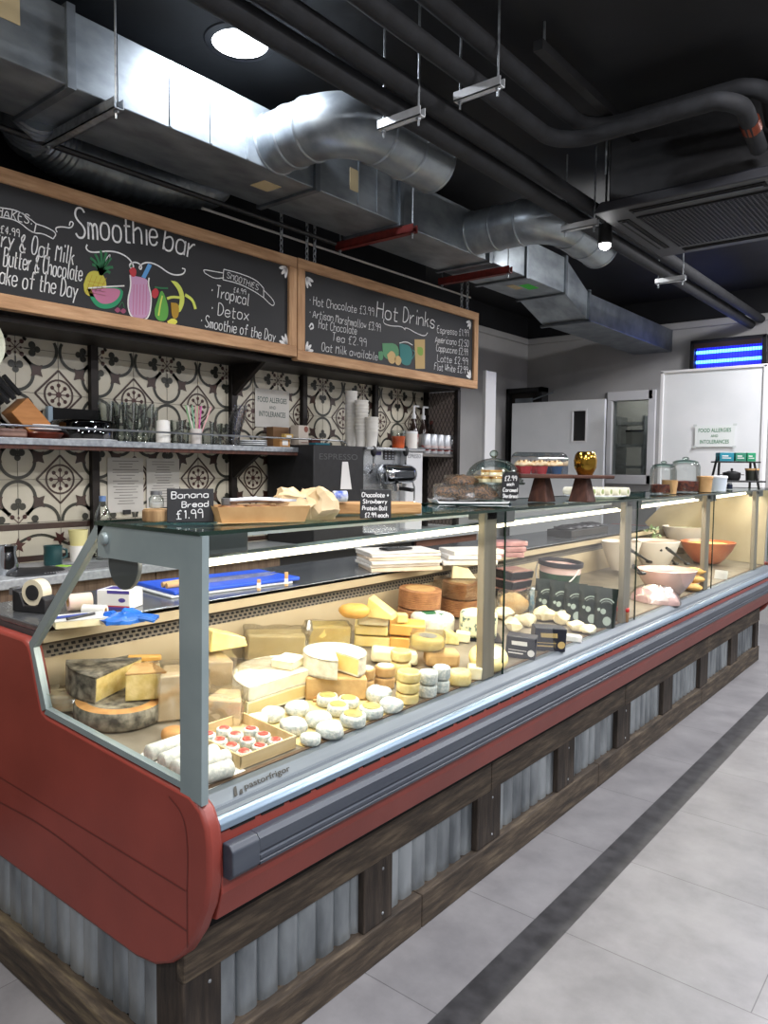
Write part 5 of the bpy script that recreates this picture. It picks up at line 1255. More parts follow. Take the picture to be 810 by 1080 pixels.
# ------------------------------------------------------------------ things standing on the glass top
ZG = 1.3585
def top(px, py, r=0):
    P = at(px, py, 'Z', ZG); P = P + vdir(P)*r; P.z = ZG; return P
def sz(px_, P): return px_*(P-CP).dot(CF)/F_PX
m_slate = mat('black_chalk_slate', '#121315', '#1c1d20', .6, scale=12)
def slate(P, w, h, label, rows, lean=.16, name='price_sign'):
    t = thing(name, label, 'sign', tuple(P), yaw_of(P)); Ml = Matrix.Rotation(-lean, 4, 'X')
    MB().box(-w/2, w/2, 0, .006, 0, h, 0, Ml).build('slate', m_slate, t, bev=.0015)
    g = MB(); M = lambda u, v: Ml @ Vector((u, -.001, v))
    for txt, u0, v0, u1, v1, cap in rows: chalk(g, txt, (u0*w, v0*h), (u1*w, v1*h), cap*h, M, .0032 if h > .09 else .0022, shear=.05)
    g.build('chalk_lettering', m_chalk, t, smooth=0)
    MB().box(-w*.3, w*.3, .004, .05, 0, .004).build('foot', m_slate, t); return t
P = top(201, 551); slate(P, sz(48, P), sz(36, P), 'black price sign reading Banana Bread with chalk price', [('Banana', -.4, .7, .38, .74, .2), ('Bread', -.18, .44, .38, .47, .17), ('£1.99', -.3, .1, .26, .13, .26)])
P = top(396, 547); slate(P, sz(33, P), sz(31, P), 'black price sign for chocolate protein balls on the wooden board', [('Chocolate +', -.44, .74, .42, .74, .15), ('Strawberry', -.4, .52, .36, .52, .14), ('Protein Ball', -.42, .29, .36, .29, .14), ('£2.99 each', -.34, .05, .4, .05, .15)])
m_bark = timber('bark_log', '#5e4326', '#8a6a45', '#b8966a', 'Z')
m_logtop = mat('cut_log_face', '#c49a62', '#d8b684', .7, scale=16)
P = top(165, 551, .03); t = thing('log_slice', 'small log slice stand beside the banana bread sign', 'log slice', tuple(P), 0)
MB().lathe(rounded(.033, .03, .004), 28, mis=[0]*9+[1]*2).jitter(.002, 30).build('bark', m_bark, t); MB().lathe([(0, .0315), (.029, .031)], 24).build('cut_face', m_logtop, t)
P2 = P+Vector((0, 0, .033)); t = thing('glass_shaker', 'little glass jar with metal lid standing on the log slice', 'jar', tuple(P2)); t.scale = (.68, .68, .68)
m_gl = glass('thin_clear_glass', '#fafcfb', '#cdd8d4', .14, .6, blend=.3)
MB().lathe([(0, .001), (.024, .001), (.026, .01), (.026, .035), (.018, .045), (.018, .05)], 24).build('glass_body', m_gl, t); MB().lathe([(0, .062), (.02, .062), (.021, .048), (.019, .048)], 20).build('lid', m_steel, t); MB().lathe([(0, .003), (.023, .003), (.023, .02), (0, .02)], 18).build('salt', m_label, t)
# cardboard tray with kraft paper and tongs
P = top(272, 552, .075); rz = yaw_of(P)+.3
t = thing('cardboard_tray', 'open cardboard tray holding bread slices beside the banana bread sign', 'tray', tuple(P), rz)
w, d, h = .105, .055, .04
MB().box(-w, w, -d, d, 0, .003).build('base', m_kraft, t)
for a in (((-w, -d), (w, -d)), ((w, -d), (w, d)), ((w, d), (-w, d)), ((-w, d), (-w, -d))):
    (xa, ya), (xb, yb) = a; k = 1.12
    MB().add([(xa, ya, .001), (xb, yb, .001), (xb*k, yb*k, h), (xa*k, ya*k, h)], [(0, 1, 2, 3)]).build('side_panel', m_kraft, t, smooth=0)
tc_ = Vector(P)
def loc2(P, rz, x, y, z): return tuple(Vector(P)+Matrix.Rotation(rz, 3, 'Z') @ Vector((x, y, z)))
m_bread = mat('banana_bread', '#6e4527', '#a9773f', .7, scale=30, bump=.3)
for i in range(3):
    t = thing('bread_slice', f'banana bread slice in the cardboard tray, {ORD[i]} from the sign', 'bread', loc2(P, rz, -.065+i*.06, .0, .004), rz+.1*i, 'banana bread slices in the cardboard tray'); MB().box(-.028, .028, -.045, .045, 0, .036).jitter(.004, 25, i).build('crumb', m_bread, t, bev=.008)
P_ = loc2(P, rz, .02, .0, .05); t = thing('serving_tongs', 'steel tongs lying across the cardboard tray', 'tongs', P_, rz-.05)
for s in (-1, 1): MB().tube([(-.1, 0, .0), (-.03, s*.012, .004), (.07, s*.018, .0), (.11, s*.006, -.002)], [.006, .007, .007, .011], 8).build('arm', m_steel, t)
MB().lathe([(0, 0), (.012, 0), (.012, .016), (0, .016)], 12, (-.1, 0, -.008)).build('hinge', m_steel, t)
P = top(322, 550, .055); t = thing('kraft_paper', 'crumpled kraft paper bag bundle at the end of the cardboard tray', 'paper', tuple(P), yaw_of(P))
mb = MB().sphere((0, 0, .034), (.09, .05, .046), 26, 16)
for p in mb.v:
    n = noise.noise_vector(p*22+Vector((2, 3, 1))); p += Vector((n.x*.024, n.y*.018, n.z*.024)); c = noise.noise_vector(p*55); p += c*.011; p.z = max(p.z, .001)
mb.build('crumpled_sheet', mat('light_kraft_paper', '#c9ae82', '#dcc59c', .75, scale=10), t, smooth=25)
pp = [top(228, 553), top(300, 551), top(340, 547), top(330, 543), top(240, 545)]; t = tag(MB().poly([tuple(p+Vector((0, 0, .0012))) for p in pp]).build('kraft_liner', MATS['light_kraft_paper'], smooth=0), 'flat kraft paper sheet under the cardboard tray', 'paper')
# wooden board
P = top(390, 543, .06); t = thing('wooden_board', 'pale wooden serving board under the protein ball sign', 'board', tuple(P), yaw_of(P)+.25); MB().box(-.14, .15, -.04, .05, 0, .034).jitter(.003, 12).build('board', timber('bark_edged_board', '#8a6238', '#b58a58', '#d2ab78', 'X'), t, bev=.005)
P = Vector((P.x-.02, P.y-.11, P.z+.036)); t = thing('label_roll', 'small white and blue roll on the end of the wooden board', 'roll', tuple(P), 1.0); MB().lathe([(.008, -.02), (.016, -.02), (.016, .02), (.008, .02)], 20, T=Matrix.Translation((0, 0, .017)) @ Matrix.Rotation(PI/2, 4, 'Y')).build('roll', mat('blue_white_roll', '#3a55a8', '#dfe2e8', .5, scale=40), t)
# white tray with granola bags
P = top(470, 530, .07); P.x = max(P.x, -1.6); rzz = yaw_of(P)+.3; t = thing('white_tray', 'white tray under the bags of granola', 'tray', tuple(P), rzz); MB().prism([(-.15, .014), (-.14, 0), (.14, 0), (.15, .014), (.146, .014), (.137, .004), (-.137, .004), (-.146, .014)], -.075, .075, 'Y').build('dish', m_white, t, bev=.002)
m_gran = mat('granola', '#2b1a10', '#94693f', .6, scale=130, detail=3, fac=(.42, .58), bump=.4, bscale=80)
for i, (dx, dy, dz_) in enumerate(((-.06, 0, .012), (.05, .0, .012), (-.01, .025, .05))):
    t = thing('granola_bag', 'clear bag of dark granola on the white tray, '+('end nearest the sign', 'end nearest the glass dome', 'uppermost of the three')[i], 'bag', loc2(P, rzz, dx, dy, dz_), rzz+.4*i-.3, 'bags of granola'); mb = MB().sphere((0, 0, .028), (.075, .04, .028), 16, 10)
    for p in mb.v: p += noise.noise_vector(p*25+Vector((i*4, 0, 0)))*.012; p.z = max(p.z, .001)
    mb.build('granola', m_gran, t, smooth=35); cling(t, .15, .075, .055, 40+i)
# glass cake stand, dome, shortbread, tag
P = top(520, 530, .06); 
t = thing('cake_stand', 'glass cake stand carrying shortbread under a glass dome', 'cake stand', tuple(P))
R_ = .125; m_gl2 = glass('greenish_glass', '#eff7f3', '#a9c4b9', .25, .7, blend=.3)
MB().lathe([(0, .002), (.075, .002), (.07, .012), (.025, .02), (.014, .035), (.02, .05), (.013, .06), (.03, .068), (R_, .072), (R_+.004, .078), (R_, .08), (0, .078)], 40).build('stand', m_gl2, t, smooth=50)
t = thing('glass_dome', 'clear glass dome with round knob covering the shortbread', 'dome', (P.x, P.y, P.z+.0805))
dome = [(R_-.006, 0), (R_-.004, .012)]+[((R_-.012)*math.cos(a), .012+.085*math.sin(a)) for a in [PI/2*i/10 for i in range(10)]]+[(.012, .098)]
dm = MB().lathe(dome, 40).build('cover', m_gl, t, smooth=60); MB().sphere((0, 0, .114), (.018, .018, .016), 16, 10).lathe([(.008, .095), (.009, .102), (.012, .106)], 16).build('knob', m_gl2, dm, smooth=60)
m_short = mat('caramel_shortbread', '#a9702f', '#d9b06a', .6, scale=35)
for i, (a, r, z) in enumerate(((3.4, .07, 0), (4.5, .06, 0), (5.6, .065, 0), (.6, .06, 0), (2.2, .06, 0), (4.2, .02, .026), (5.4, .045, .026))):
    q = (P.x+r*math.cos(a), P.y+r*math.sin(a), P.z+.0805+z); t = thing('shortbread_piece', f'caramel shortbread square under the glass dome, {ORD[i]} of the pile counted round from the aisle', 'shortbread', q, a, 'shortbread under the dome')
    MB().box(-.026, .026, -.024, .024, 0, .014).build('biscuit', m_cream2, t, bev=.002); MB().box(-.026, .026, -.024, .024, .014, .023).build('caramel_top', m_short, t, bev=.002)
v = vdir(P); rt = Vector((v.y, -v.x, 0)); Q = P - v*(R_+.012) + rt*.065; Q.z = P.z+.01; w_ = sz(18, Q); h_ = sz(31, Q)
t = thing('hanging_tag', 'small black scalloped tag with white writing in front of the glass dome', 'tag', tuple(Q), yaw_of(Q)); s = []
for k in range(24):
    a = 2*PI*k/24; s.append((w_/2*1.0*max(-1, min(1, 1.25*math.cos(a))), h_/2+h_/2*max(-1, min(1, 1.12*math.sin(a)))))
MB().prism(s, 0, .004, 'Y').build('tag_board', m_slate, t); g = MB(); M = lambda u, v: Vector((u, -.001, v))
for txt, z, cap, ww in (('£2.99', .70, .16, .34), ('each', .53, .11, .2), ('Caramel', .32, .13, .42), ('Shortbread', .12, .12, .42)): chalk(g, txt, (-w_*ww, h_*z), (w_*ww, h_*z), h_*cap, M, .0028)
g.build('white_lettering', m_chalk, t, smooth=0); MB().tube([(0, .006, h_*.9), (0, .02, h_*1.0), (0, .03, h_*.9)], .0012, 5).build('string', m_label, t)
# wooden riser of two pedestals and plank
P = top(592, 530, .07); rz = yaw_of(P)+.35
t = thing('wooden_riser', 'dark wooden plank riser on two tapering pedestals carrying the cupcakes', 'riser', tuple(P), rz)
for x in (-.085, .09):
    MB().lathe([(0, 0), (.062, 0), (.036, .098), (0, .098)], 4, (x, 0, 0), T=Matrix.Rotation(0, 4, 'Z')).build('pedestal', m_darkwood, t, smooth=0, bev=.004)
mtp = timber('dark_plank', '#2e1a12', '#4a2a1d', '#63402e', 'X')
MB().box(-.2, .02, -.075, .075, .098, .114).build('plank', mtp, t, bev=.004); MB().box(.022, .2, -.07, .07, .098, .112).build('plank', mtp, t, bev=.004)
def onr(x, y, z=.1145): return loc2(P, rz, x, y, z)
m_sponge = mat('cupcake_frosting', '#c79a5a', '#ecd9b4', .7, scale=50, bump=.5)
for i, (x, y, c) in enumerate(((-.165, -.03, 'red'), (-.165, .035, 'red'), (-.1, -.035, 'red'), (-.1, .035, 'red'), (-.035, -.03, 'blue'), (-.035, .035, 'blue'))):
    t = thing('cupcake', f'cupcake in a {c} case under the long clear cover, {("front row" if y < 0 else "back row")} {ORD[i//2]}', 'cupcake', onr(x, y), 0, 'cupcakes under the long cover')
    mb = MB(); n = 24
    mb.lathe([(0, .001), (.019, .001), (.026, .034), (.0, .034)], 24); mb.build('paper_case', mat(c+'_cupcake_case', {'red': '#b3303a', 'blue': '#22507e'}[c], rough=.6), t)
    mb = MB().lathe([(.026, .033), (.029, .037), (.024, .048), (.012, .056), (0, .057)], 18).jitter(.003, 60, i); mb.build('frosting', m_sponge, t)
    g = MB()
    for k in range(9): a = k*2.4; g.sphere((.018*math.cos(a)*(k % 3)/2, .018*math.sin(a)*(k % 3)/2, .054), .0035, 6, 4)
    g.build('sprinkle', m_darkwood, t)['kind'] = 'stuff'
t = thing('long_cake_cover', 'long clear plastic cover with rounded top over the cupcakes', 'cover', onr(-.1, 0), rz)
prof_ = [(-.07, 0), (-.07, .055)]+[(-.07*math.cos(a), .055+.035*math.sin(a)) for a in [PI*k/10 for k in range(1, 10)]]+[(.07, .055), (.07, 0)]
vs = [(-.102, y, z) for y, z in prof_]+[(.102, y, z) for y, z in prof_]; n = len(prof_)
MB().add(vs, [(i, i+1, n+i+1, n+i) for i in range(n-1)]+[tuple(range(n)), tuple(range(2*n-1, n-1, -1))]).build('cover', glass('clear_acrylic', '#f9fafb', '#d5dade', .2, .6, blend=.3), t, bev=.006)
t = thing('gold_vase', 'shiny gold rounded pot on the wooden plank beyond the cupcakes', 'pot', onr(.1, 0, .1125)); MB().lathe([(0, 0), (.03, 0), (.045, .03), (.048, .06), (.042, .085), (.032, .097), (.028, .095), (.038, .07), (.0, .01)], 32).build('body', mat('polished_gold', '#b08a3a', rough=.16, metal=1), t, smooth=60)
# plate of wraps
P = top(648, 527, .1); P.x = max(min(P.x, -1.45), -1.56); t = thing('white_platter', 'white oval platter of filled wraps between the riser and the glass jars', 'platter', tuple(P), yaw_of(P)+.4); MB().lathe([(0, 0), (.1, 0), (.15, .012), (.149, .016), (.1, .005), (0, .005)], 36, squash=.7).build('dish', m_white, t, smooth=50)
rzp = yaw_of(P)+.4
m_wrap = mat('flour_wrap', '#cfcab0', '#e8e4d2', .6, scale=22); m_fill = mat('green_filling', '#5d7a3c', '#a8b07c', .6, scale=40)
for i in range(6):
    x = -.1+i*.04; t = thing('sandwich_wrap', f'filled flour wrap on the oval platter, {ORD[i]} from the riser', 'wrap', loc2(P, rzp, x, 0, .012), rzp+.5+.05*i, 'wraps on the platter')
    T = Matrix.Translation((0, 0, .02)) @ Matrix.Rotation(PI/2, 4, 'X'); MB().lathe([(.012, -.06), (.02, -.06), (.021, .06), (.012, .06)], 18, T=T).build('tortilla', m_wrap, t); MB().lathe([(0, -.062), (.014, -.058), (.014, .058), (0, .062)], 12, T=T).build('filling', m_fill, t)
# glass jars
def jar(P, r, h, label, fill):
    t = thing('glass_jar', label, 'jar', tuple(P)); MB().lathe([(0, .002), (r*.94, .002), (r, .012), (r, h*.72), (r*.92, h*.8), (r*.8, h*.83)], 32).build('glass_body', m_gl, t, smooth=60)
    ld = MB().lathe([(r*.84, h*.83), (r*.88, h*.86), (r*.6, h*.91), (0, h*.93)], 32).build('lid', m_gl2, t, smooth=60); MB().sphere((0, 0, h*.96), (r*.24, r*.24, h*.05), 14, 8).build('knob', m_gl2, ld, smooth=60)
    mb = MB().lathe([(0, .006), (r*.92, .006), (r*.93, h*fill), (0, h*fill*1.05)], 24).jitter(.004, 50); mb.build('contents', mat('dark_red_nuts', '#3e1712', '#86402c', .5, scale=60, bump=.5), t)
P = top(699, 521, .07); jar(P, .072, .185, 'smaller clear glass jar of dark red nuts nearest the platter', .28)
P = top(722, 519, .08); jar(P, .088, .215, 'larger clear glass jar of dark red nuts behind the kraft tubs', .3)
P = top(706, 521, .03); P.x = min(P.x, -1.34); tub(P, .044, .078, 'open kraft tub standing before the smaller glass jar', m_kraft, None, 'kraft_tub', tilt=False)
P = top(743, 519, .03); P.x = min(P.x, -1.34); tub(P, .046, .088, 'kraft tub standing before the larger glass jar', m_kraft, m_kraft, 'kraft_tub', tilt=False)
P = top(758, 518, .05); P.x = min(P.x, -1.36); tub(P, .05, .088, 'white plastic tub between kraft tub and black stand', mat('white_translucent', '#c8d2dc', rough=.35), m_white, 'plastic_tub', tilt=False)
# black tiered stand
P = top(774, 516, .09); P.x = min(P.x, -1.44); rz = yaw_of(P)+.4
t = thing('tiered_stand', 'black folding two tier display stand with slanted legs', 'stand', tuple(P), rz)
for x in (-.13, .13):
    for s in (-1, 1): MB().tube([(x*1.12, s*.075, 0), (x*.92, s*.02, .235)], .009, 4).build('leg', m_black, t, smooth=0)
MB().box(-.17, .19, -.085, .085, .05, .062).build('shelf', m_black, t, bev=.003); MB().box(-.15, .16, -.06, .06, .19, .2).build('shelf', m_black, t, bev=.003)
def ons(x, y, z): return loc2(P, rz, x, y, z)
for i, (x, w, c, lb) in enumerate(((-.075, .1, '#1f7f92', 'teal printed carton on the top tier of the black stand'), (.025, .075, '#2b7a60', 'sea green carton next to the teal one on the black stand'), (.1, .06, '#1f8f62', 'bright green carton at the end of the top tier'))):
    t = thing('tea_carton', lb, 'carton', ons(x, 0, .2005), rz); MB().box(-w/2, w/2, -.04, .04, 0, .062).build('card_box', mat('card_'+c, c, rough=.5), t, bev=.002); MB().box(-w*.35, w*.3, -.0412, -.0402, .02, .026).box(-w*.35, w*.1, -.0412, -.0402, .034, .042).build('white_print', m_label, t)
t = thing('cast_iron_pot', 'small black lidded pot on the lower tier of the black stand', 'pot', ons(-.02, 0, .0625), rz); MB().lathe([(0, 0), (.05, 0), (.06, .02), (.06, .05), (0, .05)], 28).build('body', m_black, t, smooth=50); MB().lathe([(.062, .05), (.06, .056), (.02, .068), (0, .069)], 28).build('lid', m_black, t); MB().sphere((0, 0, .078), .01, 10, 6).build('knob', m_black, t.children[-1]); MB().box(-.085, .085, -.012, .012, .038, .044).build('handle', m_black, t, bev=.002)
t = thing('dark_canister', 'dark green canister with kraft lid on the lower tier of the black stand', 'canister', ons(.125, 0, .0625), rz); MB().lathe([(0, 0), (.04, 0), (.045, .075), (0, .075)], 24).build('body', mat('dark_olive', '#24281f', rough=.5), t); MB().lathe([(0, .088), (.048, .088), (.048, .074), (0, .074)], 24).build('lid', m_kraft, t)
t = thing('spice_jar', 'small dark glass jar between the feet of the black stand', 'jar', ons(-.06, -.07, 0), rz); MB().lathe([(0, .001), (.02, .001), (.02, .03), (.014, .036), (0, .036)], 18).build('glass_body', mat('dark_blue_glass', '#1c2233', rough=.15), t); MB().lathe([(0, .046), (.016, .046), (.016, .035), (0, .035)], 16).build('lid', m_steel, t)

# ------------------------------------------------------------------ things on the service ledge
ZL = 1.0385
def led(px, py, r=0):
    P = at(px, py, 'Z', ZL); P = P + vdir(P)*r; P.z = ZL; P.y = max(P.y, 1.06); return P
P = led(12, 664, .06); P.x = -2.28; P.y = 1.1; t = thing('tape_dispenser', 'black tape dispenser with a big roll at the end of the ledge', 'tape dispenser', tuple(P), yaw_of(P)-.75); t.scale = (.72, .72, .72)
MB().prism([(-.1, 0), (.075, 0), (.075, .06), (.055, .075), (.03, .03), (-.04, .03), (-.06, .085), (-.1, .095)], -.035, .035, 'Y').build('base', m_black, t, bev=.005)
T = Matrix.Translation((.0, 0, .085)) @ Matrix.Rotation(PI/2, 4, 'X'); MB().lathe([(.034, -.026), (.056, -.026), (.056, .026), (.034, .026), (.034, -.026)], 36, T=T).build('tape_roll', mat('cream_tape', '#c9bfa2', '#d8d0b8', .3, scale=4), t); MB().lathe([(0, -.03), (.033, -.03), (.033, .03), (0, .03)], 28, T=T).build('hub', m_blackmat, t)
MB().box(-.12, -.1, -.03, .03, .07, .1).build('cutter', m_steel, t)
P = led(86, 662, .05); t = thing('order_pad', 'thick cream paper pad lying on the ledge behind the end glass', 'pad', tuple(P), yaw_of(P)+.15); MB().box(-.075, .065, -.045, .05, 0, .02).build('pages', m_cream2, t, bev=.002); MB().box(-.076, .066, -.046, .051, .0205, .023).build('cover_sheet', m_label, t)
P_ = (P.x, P.y, P.z+.024)
for i, (a, c) in enumerate(((.3, '#2a3f8f'), (.7, '#22242a'))):
    t = thing('pen', ('blue pen lying on the cream paper pad', 'black pen lying on the cream paper pad')[i], 'pen', (P.x+.02*i, P.y-.03+.02*i, P.z+.024), yaw_of(P)+a); MB().tube([(-.05, 0, .004), (.045, 0, .004)], .004, 8).build('barrel', mat('pen'+c, c, rough=.3), t); MB().tube([(.045, 0, .004), (.056, 0, .004)], [.0035, .001], 8).build('tip', m_steel, t)
def roll(P, r, L, rz, m, label, name='label_roll', core=True):
    t = thing(name, label, 'roll', tuple(P), rz); T = Matrix.Translation((0, 0, r+.0005)) @ Matrix.Rotation(PI/2, 4, 'Y'); MB().lathe([(r*.55, -L/2), (r, -L/2), (r, L/2), (r*.55, L/2), (r*.55, -L/2)], 24, T=T).build('paper', m, t); MB().lathe([(r*.35, -L/2), (r*.54, -L/2), (r*.54, L/2), (r*.35, L/2), (r*.35, -L/2)], 16, T=T).build('core', m_kraft, t)
P = led(84, 645, .03); roll(P, .026, .07, yaw_of(P)+.25, mat('pink_label_paper', '#d9aeb0', '#e2d3b0', .6, scale=9), 'pink and cream label roll behind the paper pad')
P = led(100, 651, .02); roll(P, .017, .07, yaw_of(P)-.45, m_label, 'slim white roll lying beside the pink roll')
P = led(127, 643, .05); t = thing('glove_box', 'white and purple carton of disposable gloves on the ledge', 'carton', tuple(P), yaw_of(P)-.5); MB().box(-.055, .055, -.045, .045, 0, .06).build('card_box', m_label, t, bev=.002)
g = MB(); g.box(-.0555, .0555, -.0458, -.045, .0, .008).box(-.02, .055, -.0458, -.045, .05, .06); g.disc((.03, -.0459, .03), .012, n='Y', ry=.007); g.box(-.0558, -.055, -.045, .045, .046, .06).box(-.04, .03, -.02, .03, .0601, .061).build('purple_print', mat('purple_print', '#4a3f8a', rough=.5), t, smooth=0)
g = MB().box(-.0556, .0556, -.0459, -.0455, .008, .012); g.build('red_stripe', mat('red_print', '#b23a3a', rough=.5), t)
P = led(128, 660, .04); t = thing('blue_gloves', 'crumpled pair of blue disposable gloves beside the glove carton', 'gloves', tuple(P), yaw_of(P)); mb = MB().sphere((0, 0, .01), (.062, .038, .026), 20, 12)
for p in mb.v: p += noise.noise_vector(p*45)*.016; p.z = max(p.z, .001)
mb.build('crumpled_palm', mat('blue_nitrile', '#1f63c9', '#2f78de', .35, scale=10), t, smooth=30)
for k in range(4): a = -.8+k*.45; MB().tube([(.04, -.01+k*.01, .015), (.07, -.02+k*.014, .012), (.09+.005*k, -.03+k*.02, .006)], [.009, .008, .006], 7).build('finger', MATS['blue_nitrile'], t)
# blue board with knives
P = at(232, 642, 'Z', ZL); P = P+vdir(P)*.13; P.z = ZL; rz = PI/2-.12; P.x = -2.27; P.y = 1.78
t = thing('white_tray', 'white plastic tray under the blue cutting board', 'tray', tuple(P), rz); MB().box(-.26, .26, -.14, .14, 0, .01).build('tray', m_white, t, bev=.004)
t = thing('cutting_board', 'bright blue cutting board lying on the ledge with knives on it', 'cutting board', (P.x, P.y, P.z+.0105), rz); MB().box(-.25, .29, -.145, .14, 0, .014).build('board', mat('blue_polyethylene', '#1f4fc4', '#2858d0', .5, scale=20), t, bev=.004)
for i, (y, L) in enumerate(((-.07, .34), (-.035, .36))):
    t = thing('cheese_knife', ('long wooden handled knife nearest the front of the blue board', 'second wooden handled knife on the blue board')[i], 'knife', loc2(P, rz, -.1, y, .026), rz+.03*i)
    MB().tube([(-.14, 0, .008), (-.08, 0, .01), (-.01, 0, .008)], [.01, .011, .008], 10).build('handle', m_oak_x, t); MB().prism([(-.01, .002), (L-.03, .004), (L, .010), (-.01, .014)], -.001, .001, 'Y').build('blade', m_steel, t)
for i, (px, py) in enumerate(((273, 631), (302, 628))):
    P = at(px, py, 'X', -2.07); P.z = ZL; t = thing('ticket_peg', ('shorter wooden peg on the ledge front before the blue board', 'taller wooden peg on the ledge front before the blue board')[i], 'peg', tuple(P), yaw_of(P)); MB().box(-.007, .007, -.007, .007, 0, .042+.012*i).build('peg', m_oak_x, t, bev=.002); MB().box(-.0075, .0075, -.0078, -.007, .01, .03).build('label_strip', m_label, t)
# paper piles
P = at(420, 602, 'Z', ZL); P = P+vdir(P)*.1; P.z = ZL; P.x = max(P.x, -2.36); rz = yaw_of(P)+.35; z = 0
for i in range(6):
    h = (.016, .012, .014, .012, .012, .008)[i]; t = thing('paper_wad', f'folded stack of white wrapping sheets on the ledge, {ORD[i]} layer from the bottom', 'paper', (P.x+random.uniform(-.01, .01), P.y+random.uniform(-.01, .01), P.z+z), rz+random.uniform(-.05, .05), 'wrapping paper layers'); MB().box(-.165, .165, -.11, .11, 0, h).jitter(.0015, 9, i).build('sheets', mat('white_paper_edge', '#cfc8c2', '#e2ddd6', .7, scale=30, stretch=(1, 1, 20)) if i % 3 else mat('cream_paper_edge', '#cdb9a4', '#dccbb8', .7, scale=30), t, bev=.0015); z += h+.002
t = thing('mobile_phone', 'black mobile phone on top of the wrapping paper layers', 'phone', (P.x, P.y-.02, P.z+z), rz+.3); MB().box(-.07, .07, -.035, .035, 0, .008).build('body', m_black, t, bev=.003); MB().box(-.064, .064, -.031, .031, .0082, .0088).build('screen', mat('phone_glass', '#08090b', rough=.1), t)
P = at(492, 596, 'Z', ZL); P = P+vdir(P)*.1; P.z = ZL; P.x = max(P.x, -2.36); rz = yaw_of(P)+.2; z = 0
for i in range(3): t = thing('paper_wad', f'loose white paper bundle beyond the phone, {ORD[i]} from the bottom', 'paper', (P.x, P.y+.02*i, P.z+z), rz+.1*i, 'loose paper bundles'); MB().box(-.13, .13, -.1, .1, 0, .02).jitter(.004, 9, i+9).build('sheets', MATS['white_paper_edge'], t, bev=.002); z += .022
P = at(532, 588, 'Z', ZL); P = P+vdir(P)*.08; P.z = ZL; P.x = max(P.x, -2.36)
for i in range(3): t = thing('meat_packet', f'pink vacuum packet on the ledge past the paper bundles, {ORD[i]} from the bottom', 'packet', (P.x, P.y, P.z+.027*i), yaw_of(P)+.2*i, 'pink vacuum packets'); MB().box(-.1, .1, -.07, .07, 0, .025).jitter(.004, 12, i).build('packet', mat('dark_pink_packet', '#8f5a5c', '#c79a98', .3, scale=14), t, bev=.004)
P = at(610, 565, 'Z', ZL); P = P+vdir(P)*.1; P.z = ZL; P.x = max(P.x, -2.36); t = thing('black_crate', 'long black crate with folded black liners on the far ledge', 'crate', tuple(P), PI/2); MB().box(-.3, .3, -.09, .09, 0, .05).build('crate', m_black, t, bev=.006)
for k in range(5): MB().sphere((-.23+k*.115, 0, .055), (.07, .07, .022), 12, 8).jitter(.012, 25, k).build('folded_liner', mat('folded_black_film', '#121216', '#2a262a', .35, scale=14), t)
# ------------------------------------------------------------------ things on the bar shelf, worktop and tiled wall
SX = -3.33; ZS = 1.6045; ZW = 1.0305
def shelf(px, x=SX): P = at(px, 460, 'X', x); P.z = ZS; return P
def wtop(px, x): P = at(px, 590, 'X', x); P.z = ZW; return P
t = thing('knife_block', 'slanted wooden knife block with black handled knives at the shelf end', 'knife block', tuple(shelf(26)), PI/2)
Ml = Matrix.Rotation(.75, 4, 'Y')
MB().box(-.05, .05, -.05, .05, 0, .15, 0, Matrix.Translation((.06, 0, .034)) @ Matrix.Rotation(-.75, 4, 'Y')).build('block', mat('orange_wood', '#a4692f', '#b97c40', .5, scale=8, stretch=(1, 1, 6)), t, bev=.003)
for i in range(6): MB().tube([(-.06+.025*(i % 3)-.02, -.03+.06*(i//3), .15+.02*(i % 3)), (-.13+.025*(i % 3)-.02, -.03+.06*(i//3), .225+.02*(i % 3))], .011, 6).build('knife_handle', m_black, t)
t = thing('brown_dish', 'red brown glazed dish on the shelf under the white plates', 'dish', tuple(shelf(42))); MB().lathe([(0, 0), (.08, 0), (.1, .025), (.098, .03), (0, .03)], 32).build('dish', mat('red_brown_glaze', '#5c2416', '#73301f', .3, scale=8), t)
for i in range(2):
    t = thing('white_plate', ('white plate lying on the red brown dish', 'topmost white plate above the red brown dish')[i], 'plate', tuple(shelf(42)+Vector((-.02*i, 0, .031+.018*i)))); MB().lathe([(0, 0), (.06, 0), (.09, .012), (.089, .015), (.06, .004), (0, .004)], 32).build('plate', m_white, t)
t = thing('biscuit_packet', 'pinkish brown packet at the very end of the shelf', 'packet', tuple(shelf(9, -3.27)), PI/2); MB().box(-.07, .07, -.03, .03, 0, .04).jitter(.004, 20).build('wrap', mat('mauve_wrap', '#6e4f45', '#8a6a5c', .4, scale=14), t, bev=.01)
t = thing('cake_cover', 'dark smoked round cake cover on the shelf beside the plates', 'cake cover', tuple(shelf(88, -3.34))); MB().lathe([(0, .001), (.15, .001), (.152, .006), (0, .006)], 36).build('plate', m_white, t); MB().lathe([(.145, .007), (.145, .08), (.135, .093), (0, .1)], 36).build('cover', glass('smoked_plastic', '#8d949c', '#3a4048', .35, .8), t, smooth=50)
t = thing('dark_carton', 'flat black carton standing behind the cake cover', 'carton', tuple(shelf(80, -3.46)), PI/2); MB().box(-.12, .12, -.02, .02, 0, .155).build('card_box', m_dark, t, bev=.002); MB().box(-.145, -.121, -.02, .01, 0, .16).build('blue_handle', mat('pale_blue_plastic', '#8fa3b0', rough=.4), t, bev=.004)
